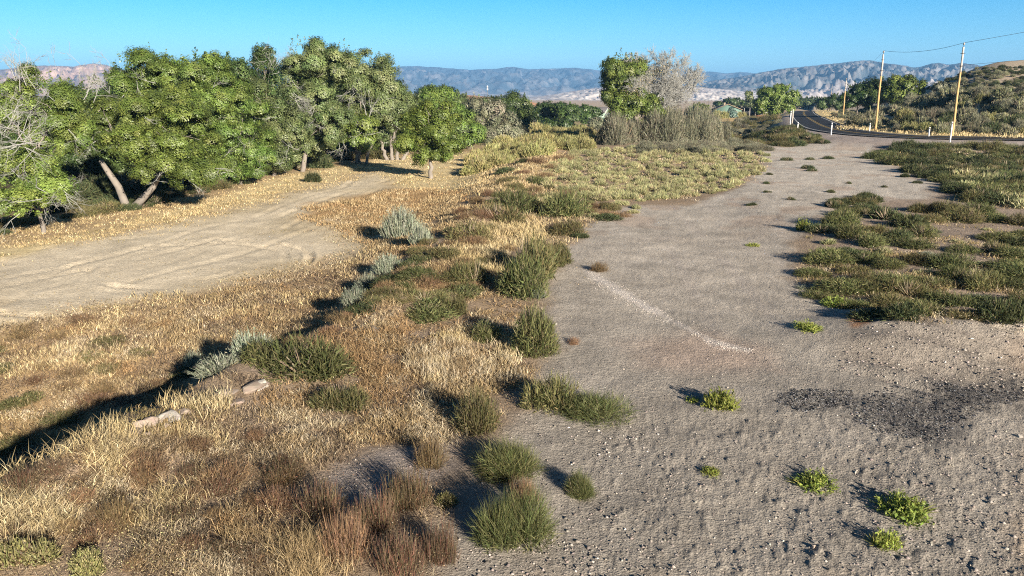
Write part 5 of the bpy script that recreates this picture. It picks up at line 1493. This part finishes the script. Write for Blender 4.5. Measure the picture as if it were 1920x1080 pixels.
for px, py, w, h, lab in ((246, 812, 34, 26, 'pale rock at the lower left end of the stone row'), (262, 802, 26, 22, 'pinkish rock second from the lower left in the stone row'), (284, 796, 36, 24, 'broad rock in the lower half of the stone row'),
                          (304, 784, 30, 24, 'white rock in the middle of the stone row'), (324, 782, 34, 20, 'flat topped pale rock right of the white one in the stone row'), (344, 774, 26, 18, 'small pinkish rock near the upper end of the stone row'), (384, 766, 36, 12, 'low rock at the upper end of the stone row'),
                          (272, 816, 24, 16, 'small rock tucked under the lower part of the stone row'), (312, 800, 18, 12, 'tiny rock fallen below the middle of the stone row'), (425, 738, 40, 16, 'pale rock in the rusty weeds above the stone row'), (470, 728, 50, 20, 'pink rock beside rusty weeds'), (492, 724, 30, 22, 'white rock at the foot of the olive bush'),
                          (440, 755, 34, 10, 'flat rock in the dark weeds'), (640, 930, 20, 11, 'white stone on the bare grey patch'), (700, 620, 34, 10, 'flat grey stone on the bank top'),
                          (787, 486, 9, 12, 'small white stone on the dry bank'), (1526, 1018, 12, 12, 'white pebble near the lowest green weed'), (1524, 1028, 12, 10, 'tan pebble near the lowest green weed'), (1603, 886, 8, 6, 'white stone beside the largest green weed'), (1912, 818, 11, 9, 'white stone at the right border of the gravel')):
    rock(px, py, w, h, lab, col=(0.36, 0.33, 0.295) if 'white' in lab else ((0.26, 0.235, 0.21) if 'grey' in lab else (0.29, 0.235, 0.195)))


# ------------------------------------------------------------------ poles, posts, wires
def height_at(p):
    return float(height(np.array([p.x]), np.array([p.y]))[0])


def utility_pole(px, py, ytop, label, r=0.14):
    b = at1(px, py)
    b.z = height_at(b)
    # the top straight above the foot
    lo, hi = 3.0, 18.0
    for _ in range(40):
        m = (lo + hi) / 2
        _, y = project(b.x, b.y, b.z + m)
        if y > ytop: lo = m
        else: hi = m
    H = lo
    root = empty('utility_pole', b, label, 'utility pole', 'wooden poles along the road')
    n = 12; zz = np.linspace(-0.5, H * 0.72, n)
    V, fs = tube_path(np.stack([0.02 * np.sin(zz), 0 * zz, zz], 1), r - 0.04 * (zz / H), 10)
    link('lower_shaft', mesh_np('lower_shaft', V, fs, M_POLE, None, True), root)
    zz = np.linspace(H * 0.72, H, 8)
    V, fs = tube_path(np.stack([0.02 * np.sin(zz), 0 * zz, zz], 1), r * 1.01 - 0.04 * (zz / H), 10)
    link('weathered_top', mesh_np('weathered_top', V, fs, M_POLETOP, None, True), root)
    V, fs = tube_path([(0.02, 0, H - 0.25), (0.02, 0, H + 0.28)], [0.035, 0.035], 6)
    link('top_pin', mesh_np('top_pin', V, fs, M_STEEL), root)
    V, fs = tube_path([(0.02, 0, H + 0.2), (0.02, 0, H + 0.27), (0.02, 0, H + 0.33), (0.02, 0, H + 0.42), (0.02, 0, H + 0.48)], [0.05, 0.12, 0.07, 0.11, 0.04], 8)
    link('insulator', mesh_np('insulator', V, fs, M_CERAM), root)
    V, fs = merge([box(0, -0.12, H * 0.79, 0.5, 0.08, 0.08), box(0, 0, H * 0.93, 0.36, 0.30, 0.06)])
    link('bracket', mesh_np('bracket', V, fs, M_STEEL), root)
    return root, H


pole1, H1 = utility_pole(1785, 255.5, 88, 'wooden utility pole nearest the right border, beside the white post')
pole2, H2 = utility_pole(1641, 244.5, 102, 'tall wooden utility pole left of the nearest one')
pole3, H3 = utility_pole(1580, 222, 151, 'wooden utility pole on straw beyond the road bend', 0.13)
pole4, H4 = utility_pole(1556, 206, 160, 'smallest and farthest wooden utility pole beside the road', 0.13)


def wire(a, b, sag, label, r=0.012):
    t = np.linspace(0, 1, 24)[:, None]
    P = np.asarray(a) + (np.asarray(b) - np.asarray(a)) * t
    P[:, 2] -= sag * 4 * (t * (1 - t))[:, 0]
    V, fs = tube_path(P, np.full(24, r), 5)
    o = link('overhead_wire', mesh_np('overhead_wire', V, fs, M_WIRE, None, True))
    return tag(o, label, 'wire', 'overhead wires')


tp = lambda p, h: (p.location.x + 0.02, p.location.y, p.location.z + h)
off = np.array([86.0, 62.0, 2.2])
wire(tp(pole2, H2 + .45), tp(pole1, H1 + .45), 0.5, 'top wire from the tall pole to the nearest pole', 0.020)
wire(tp(pole1, H1 + .45), off + [0, 0, 18.4], 0.6, 'top wire running right from the nearest pole', 0.020)
wire(tp(pole1, H1 * .80), off + [0, 0, 12.0], 0.6, 'lower wire running right from the nearest pole', 0.016)
wire(tp(pole3, H3 + .45), tp(pole2, H2 + .45), 0.7, 'thin wire from the tall pole to the pole beyond the bend', 0.010)
wire(tp(pole4, H4 + .45), tp(pole3, H3 + .45), 0.7, 'thin wire between the two farthest poles', 0.010)


def marker_post(px, py, ytop, label, w=0.06):
    b = at1(px, py); b.z = height_at(b)
    lo, hi = 0.3, 6.0
    for _ in range(30):
        m = (lo + hi) / 2
        _, y = project(b.x, b.y, b.z + m)
        if y > ytop: lo = m
        else: hi = m
    H = lo
    root = empty('marker_post', b, label, 'marker post', 'white posts along the road')
    V, fs = tube_path([(0, 0, -0.2), (0, 0, H * 0.5), (0, 0, H - 0.03), (0, 0, H)], [w, w, w, w * 0.6], 8)
    link('post_body', mesh_np('post_body', V, fs, M_WHITE), root)
    V, fs = box(0, -w - 0.006, H - 0.18, w * 1.2, 0.012, 0.16)
    link('reflector', mesh_np('reflector', V, fs, M_CERAM), root)
    return root


for px, py, yt, lab in ((1781, 267, 228, 'white marker post in front of the nearest pole, tallest of the white posts'), (1741, 257, 238, 'white marker post across the road from the tallest post'), (1558, 253, 230, 'white marker post on the near side of the bend'),
                        (1630, 247, 231, 'white marker post beside the tall utility pole'), (1495, 246, 229, 'white marker post at the outside of the bend'), (1481, 237, 208, 'white marker post beside grey fence posts at the road edge'),
                        (1584, 231, 225, 'short white marker post under the pole beyond the bend'), (1530, 206, 200, 'tiny white marker post at the road crest, right of the lane')):
    marker_post(px, py, yt, lab, 0.075)
for px, py, yt, lab in ((1485, 231, 206, 'grey wooden fence post beside the white post at the road edge'), (1464, 216, 206, 'tan stub of a fence post below the full round tree')):
    b = at1(px, py); b.z = height_at(b)
    H = max(1.2, (py - yt) / F * b.y)
    V, fs = tube_path([(0, 0, -0.2), (0.03, 0, H * 0.5), (0, 0, H)], [0.13, 0.12, 0.11], 7)
    o = link('fence_post', mesh_np('fence_post', V, fs, M_POLETOP)); o.location = b
    tag(o, lab, 'fence post')


# ------------------------------------------------------------------ houses and far objects
M_ROOF = mat_plain('grey_roof', (0.10, 0.095, 0.10), 0.8, noise=0.2, scale=1)
M_WALLG = mat_plain('green_siding', (0.12, 0.20, 0.165), 0.7, noise=0.1, scale=1)
M_WALLP = mat_plain('mint_siding', (0.30, 0.42, 0.33), 0.7, noise=0.1, scale=1)
M_WALLW = mat_plain('white_siding', (0.72, 0.72, 0.70), 0.7, noise=0.08, scale=1)
M_GLASS = mat_plain('window_glass', (0.03, 0.04, 0.05), 0.1, noise=0.05, spec=0.6)
M_BLACK = mat_plain('black_sheet', (0.012, 0.012, 0.015), 0.6, noise=0.2)
M_TRIMB = mat_plain('brown_trim', (0.30, 0.24, 0.16), 0.7, noise=0.1)
M_CAR = mat_plain('dark_car_paint', (0.06, 0.065, 0.08), 0.25, 0.1, noise=0.05, spec=0.6)
M_TYRE = mat_plain('tyre_rubber', (0.02, 0.02, 0.02), 0.85, noise=0.1)
M_BROWNH = mat_plain('brown_hide', (0.16, 0.08, 0.04), 0.8, noise=0.2)


def house(px, py, w, wallh, roofh, depthm, wall, rz, label, trim, wins, roofm=M_ROOF, chimney=None):
    b = at1(px, py); b.z = height_at(b)
    root = empty('house', b, label, 'house', None, rz)
    hw = w / 2
    V, fs = prism([(-hw, -0.5), (hw, -0.5), (hw, wallh), (0, wallh + roofh), (-hw, wallh)], 0, depthm)
    link('wall', mesh_np('wall', V, fs, wall), root)
    sl = math.hypot(hw, roofh); ov = 0.45
    ex, ez = hw + ov * hw / sl, wallh - ov * roofh / sl
    out = [(-ex, ez), (0, wallh + roofh), (ex, ez), (ex, ez + 0.18), (0, wallh + roofh + 0.2), (-ex, ez + 0.18)]
    out = [(x, z + 0.03) for x, z in out]
    V, fs = prism(out, -0.45, depthm + 0.45)
    rf = link('roof', mesh_np('roof', V, fs, roofm), root)
    V, fs = prism([(x, z + (0.06 if i < 3 else 0.05)) for i, (x, z) in enumerate(out)], -0.52, -0.452)
    link('gable_trim', mesh_np('gable_trim', V, fs, trim), root)
    if chimney:
        V, fs = merge([box(chimney[0], chimney[1], wallh + roofh * 0.9, 0.7, 0.7, 1.8)])
        link('chimney', mesh_np('chimney', V, fs, trim), rf)
    for wx, wz, ww, wh in wins:
        V, fs = box(wx, -0.03, wz, ww + 0.25, 0.05, wh + 0.25)
        f = link('window', mesh_np('window', V, fs, trim), root)
        V, fs = box(wx, -0.065, wz, ww, 0.015, wh)
        link('pane', mesh_np('pane', V, fs, M_GLASS), f)
    return root


house(1013, 229, 5.2, 2.4, 1.9, 9, M_WALLW, math.radians(-18), 'white gabled house with a grey roof half hidden by trees', M_WHITE, [(-1.2, 1.3, 0.9, 1.2), (1.2, 1.3, .9, 1.2)], chimney=(1.5, 5))
house(1138, 224, 4.2, 2.5, 1.4, 13, M_WALLP, math.radians(58), 'grey roofed house with a mint green gable beside the half dead tree', M_WHITE, [(-1.0, 1.5, 0.9, 1.2), (1.0, 1.5, .9, 1.2)])
house(1364, 219, 10.5, 2.6, 2.0, 9, M_WALLG, math.radians(-8), 'green gabled house behind a blue spruce', M_TRIMB, [(-3.2, 1.5, 1.2, 1.1), (2.9, 1.5, 1.2, 1.1)], chimney=(-1, 4))
# blue spruce and bushes in front of it
SPR = [(0.13, 0.20, 0.17), (0.10, 0.165, 0.14), (0.17, 0.24, 0.20)]
LEAFC['spruce'] = SPR
tree('blue_spruce', at1(1371, 221), [(1371, 205, 4, 4), (1371, 210, 7, 4), (1371, 215, 10, 4), (1370, 218, 12, 3)], 'small blue spruce in front of the green house', cols='spruce', bark=M_BARKD, puff=0.55, leaf_min=0.3)
plant_px('yellow', 1350, 222, 30, 14, label='green shrub at the left wall of the green house')
plant_px('yellow', 1390, 221, 18, 11, label='green shrub at the right wall of the green house')
# shed right of the green house
b = at1(1405, 219); b.z = height_at(b)
sh = empty('shed', b, 'black open shed between the green house and the round tree', 'shed')
V, fs = merge([box(0, 3.5, 1.6, 7, 0.15, 3.4), box(-3.45, 1.7, 1.6, 0.12, 3.3, 3.4), box(3.45, 1.7, 1.6, .12, 3.3, 3.4)])
link('wall', mesh_np('wall', V, fs, M_BLACK), sh)
V, fs = prism([(-3.8, 3.32), (3.8, 3.32), (3.8, 3.5), (-3.8, 3.5)], -0.4, 3.8)
link('roof', mesh_np('roof', V, fs, M_BLACK), sh)
for x in (-2.2, 0.0, 2.2):
    V, fs = box(x, -0.1, 1.5, 0.14, 0.14, 3.6)
    link('post', mesh_np('post', V, fs, M_POLETOP), sh)


def pickup(px, py, rz, label, paint):
    b = at1(px, py); b.z = height_at(b)
    root = empty('pickup_truck', b, label, 'pickup truck', None, rz)
    out = [(-2.6, 0.45), (2.6, 0.45), (2.65, 0.95), (1.3, 1.12), (0.75, 1.75), (-0.7, 1.78), (-0.95, 1.12), (-2.65, 1.1)]
    V, fs = prism(out, -0.92, 0.92)
    link('body', mesh_np('body', V, fs, paint), root)
    V, fs = prism([(0.98, 1.18), (0.62, 1.66), (-0.6, 1.68), (-0.75, 1.18)], -0.935, 0.935)
    link('window', mesh_np('window', V, fs, M_GLASS), root)
    for wx in (-1.65, 1.65):
        for wy in (-0.82, 0.82):
            V, fs = tube_path([(wx, wy - 0.13, 0.38), (wx, wy + 0.13, 0.38)], [0.39, 0.39], 16)
            w = link('wheel', mesh_np('wheel', V, fs, M_TYRE), root)
            s = -1 if wy < 0 else 1
            V, fs = tube_path([(wx, wy + s * 0.12, 0.38), (wx, wy + s * 0.145, 0.38)], [0.21, 0.2], 12)
            link('rim', mesh_np('rim', V, fs, M_CERAM), w)
    return root


pickup(1418, 217, math.radians(20), 'dark pickup truck parked beside the black shed', M_CAR)
pickup(1435, 214, math.radians(10), 'pale pickup truck parked under the full round tree', M_WHITE)


def trough(px, py, label):
    b = at1(px, py); b.z = height_at(b)
    root = empty('hay_feeder', b, label, 'feeder')
    V, fs = merge([box(0, 0, 0.65, 2.2, 0.12, 0.55), box(0, 1.2, 0.65, 2.2, 0.12, 0.55), box(-1.1, .6, 0.65, .12, 1.3, 0.55), box(1.1, .6, 0.65, .12, 1.3, 0.55)])
    link('rails', mesh_np('rails', V, fs, M_BROWNH), root)
    for x in (-1.0, 1.0):
        for y in (0.1, 1.1):
            V, fs = box(x, y, 0.15, 0.14, 0.14, 0.6)
            link('leg', mesh_np('leg', V, fs, M_BROWNH), root)


trough(1424, 221, 'brown feeder standing on the golden field')
# white sign board and pale bits left of the green house
b = at1(1303, 212); b.z = height_at(b)
sg = empty('sign_board', b, 'small white board on posts in front of yellow green shrubs', 'sign')
V, fs = box(0, 0, 2.0, 1.3, 0.08, 1.3); link('board', mesh_np('board', V, fs, M_WHITE), sg)
for x in (-0.5, 0.5):
    V, fs = box(x, 0.09, 1.0, 0.09, 0.08, 2.4); link('post', mesh_np('post', V, fs, M_STEEL), sg)

# communications mast on the orange hill
dx, dy, dz = ray(914, 186); Rm = 560.0
t = Rm / math.hypot(dx, dy)
b = Vector((t * dx, t * dy, CAMZ + t * dz - 0.5))
mast = empty('communications_mast', b, 'thin mast with white antenna drums on the orange hill', 'mast')
H = 9.0
V, fs = tube_path([(0, 0, -2), (0, 0, H)], [0.22, 0.14], 8); link('pole', mesh_np('pole', V, fs, M_STEEL), mast)
for z, r_ in ((H * 0.98, 0.48), (H * 0.78, 0.55)):
    V, fs = tube_path([(0, 0, z - 0.55), (0, 0, z - 0.5), (0, 0, z + 0.5), (0, 0, z + 0.55)], [r_ * 0.8, r_, r_, r_ * .8], 10)
    link('antenna_drum', mesh_np('antenna_drum', V, fs, M_WHITE), mast)

# ------------------------------------------------------------------ air
mh, nt, N, L = new_mat('haze_air')
o = N.new('ShaderNodeOutputMaterial'); pv = N.new('ShaderNodeVolumePrincipled')
pv.inputs['Color'].default_value = (0.24, 0.54, 1.0, 1); pv.inputs['Density'].default_value = 1.35e-4
pv.inputs['Anisotropy'].default_value = 0.0
L.new(pv.outputs[0], o.inputs['Volume'])
V, fs = box(0, 3900, 120, 22000, 19000, 372)
haze = link('haze', mesh_np('haze', V, fs, mh)); tag(haze, 'thin blue air filling the valley', kind='stuff')

# ------------------------------------------------------------------ light
SUN_EL = math.radians(16.5); sx, sy = 0.50, -0.866
sun = bpy.data.lights.new('sun', 'SUN'); sun.energy = 5.0; sun.angle = math.radians(0.55); sun.color = (1.0, 0.89, 0.74)
so = bpy.data.objects.new('sun', sun); COL.objects.link(so)
d = Vector((-sx * math.cos(SUN_EL), -sy * math.cos(SUN_EL), -math.sin(SUN_EL)))
so.rotation_euler = d.to_track_quat('-Z', 'Y').to_euler()
so.location = (20, -60, 60)
w = bpy.data.worlds.new('World'); scene.world = w; w.use_nodes = True
nt = w.node_tree; nt.nodes.clear()
o = nt.nodes.new('ShaderNodeOutputWorld'); bg = nt.nodes.new('ShaderNodeBackground')
sk = nt.nodes.new('ShaderNodeTexSky'); sk.sky_type = 'NISHITA'; sk.sun_disc = False
sk.sun_elevation = SUN_EL; sk.sun_rotation = math.atan2(sx, sy); sk.altitude = 1500; sk.air_density = 1.0; sk.dust_density = 0.1; sk.ozone_density = 3.0
tint = nt.nodes.new('ShaderNodeMix'); tint.data_type = 'RGBA'; tint.blend_type = 'MULTIPLY'; tint.inputs['Factor'].default_value = 1
tint.inputs['B'].default_value = (0.72, 0.99, 1.13, 1)
tc = nt.nodes.new('ShaderNodeTexCoord'); sp = nt.nodes.new('ShaderNodeSeparateXYZ'); cr = nt.nodes.new('ShaderNodeValToRGB')
nt.links.new(tc.outputs['Generated'], sp.inputs[0]); nt.links.new(sp.outputs['Z'], cr.inputs[0])
el = cr.color_ramp.elements
el[0].position = 0.0; el[0].color = (0.85, 0.97, 1.0, 1)
el[1].position = 1.0; el[1].color = (0.16, 0.16, 0.17, 1)
for ps_, cc in ((0.04, (0.74, 0.90, 0.97, 1)), (0.115, (0.20, 0.74, 0.88, 1)), (0.30, (0.16, 0.28, 0.34, 1))):
    e = el.new(ps_); e.color = cc
dp = nt.nodes.new('ShaderNodeMix'); dp.data_type = 'RGBA'; dp.blend_type = 'MULTIPLY'; dp.inputs['Factor'].default_value = 1
nt.links.new(sk.outputs[0], tint.inputs['A']); nt.links.new(tint.outputs['Result'], dp.inputs['A']); nt.links.new(cr.outputs['Color'], dp.inputs['B'])
nt.links.new(dp.outputs['Result'], bg.inputs['Color'])
bg.inputs['Strength'].default_value = 0.06
nt.links.new(bg.outputs[0], o.inputs['Surface'])

# ------------------------------------------------------------------ camera and render
cam = bpy.data.cameras.new('camera'); cam.sensor_width = 36; cam.lens = 36 * F / 1920; cam.clip_start = 0.1; cam.clip_end = 60000
co = bpy.data.objects.new('camera', cam); COL.objects.link(co)
co.location = (0, 0, CAMZ); co.rotation_euler = (math.pi / 2 - PITCH, 0, 0)
scene.camera = co
scene.view_settings.view_transform = 'Standard'; scene.view_settings.look = 'None'
scene.view_settings.exposure = 1.42; scene.view_settings.gamma = 1
scene.cycles.use_denoising = False
scene.cycles.pixel_filter_type = 'BLACKMAN_HARRIS'; scene.cycles.filter_width = 1.1
scene.cycles.max_bounces = 6; scene.cycles.diffuse_bounces = 3; scene.cycles.transmission_bounces = 3; scene.cycles.volume_bounces = 0
scene.cycles.transparent_max_bounces = 4
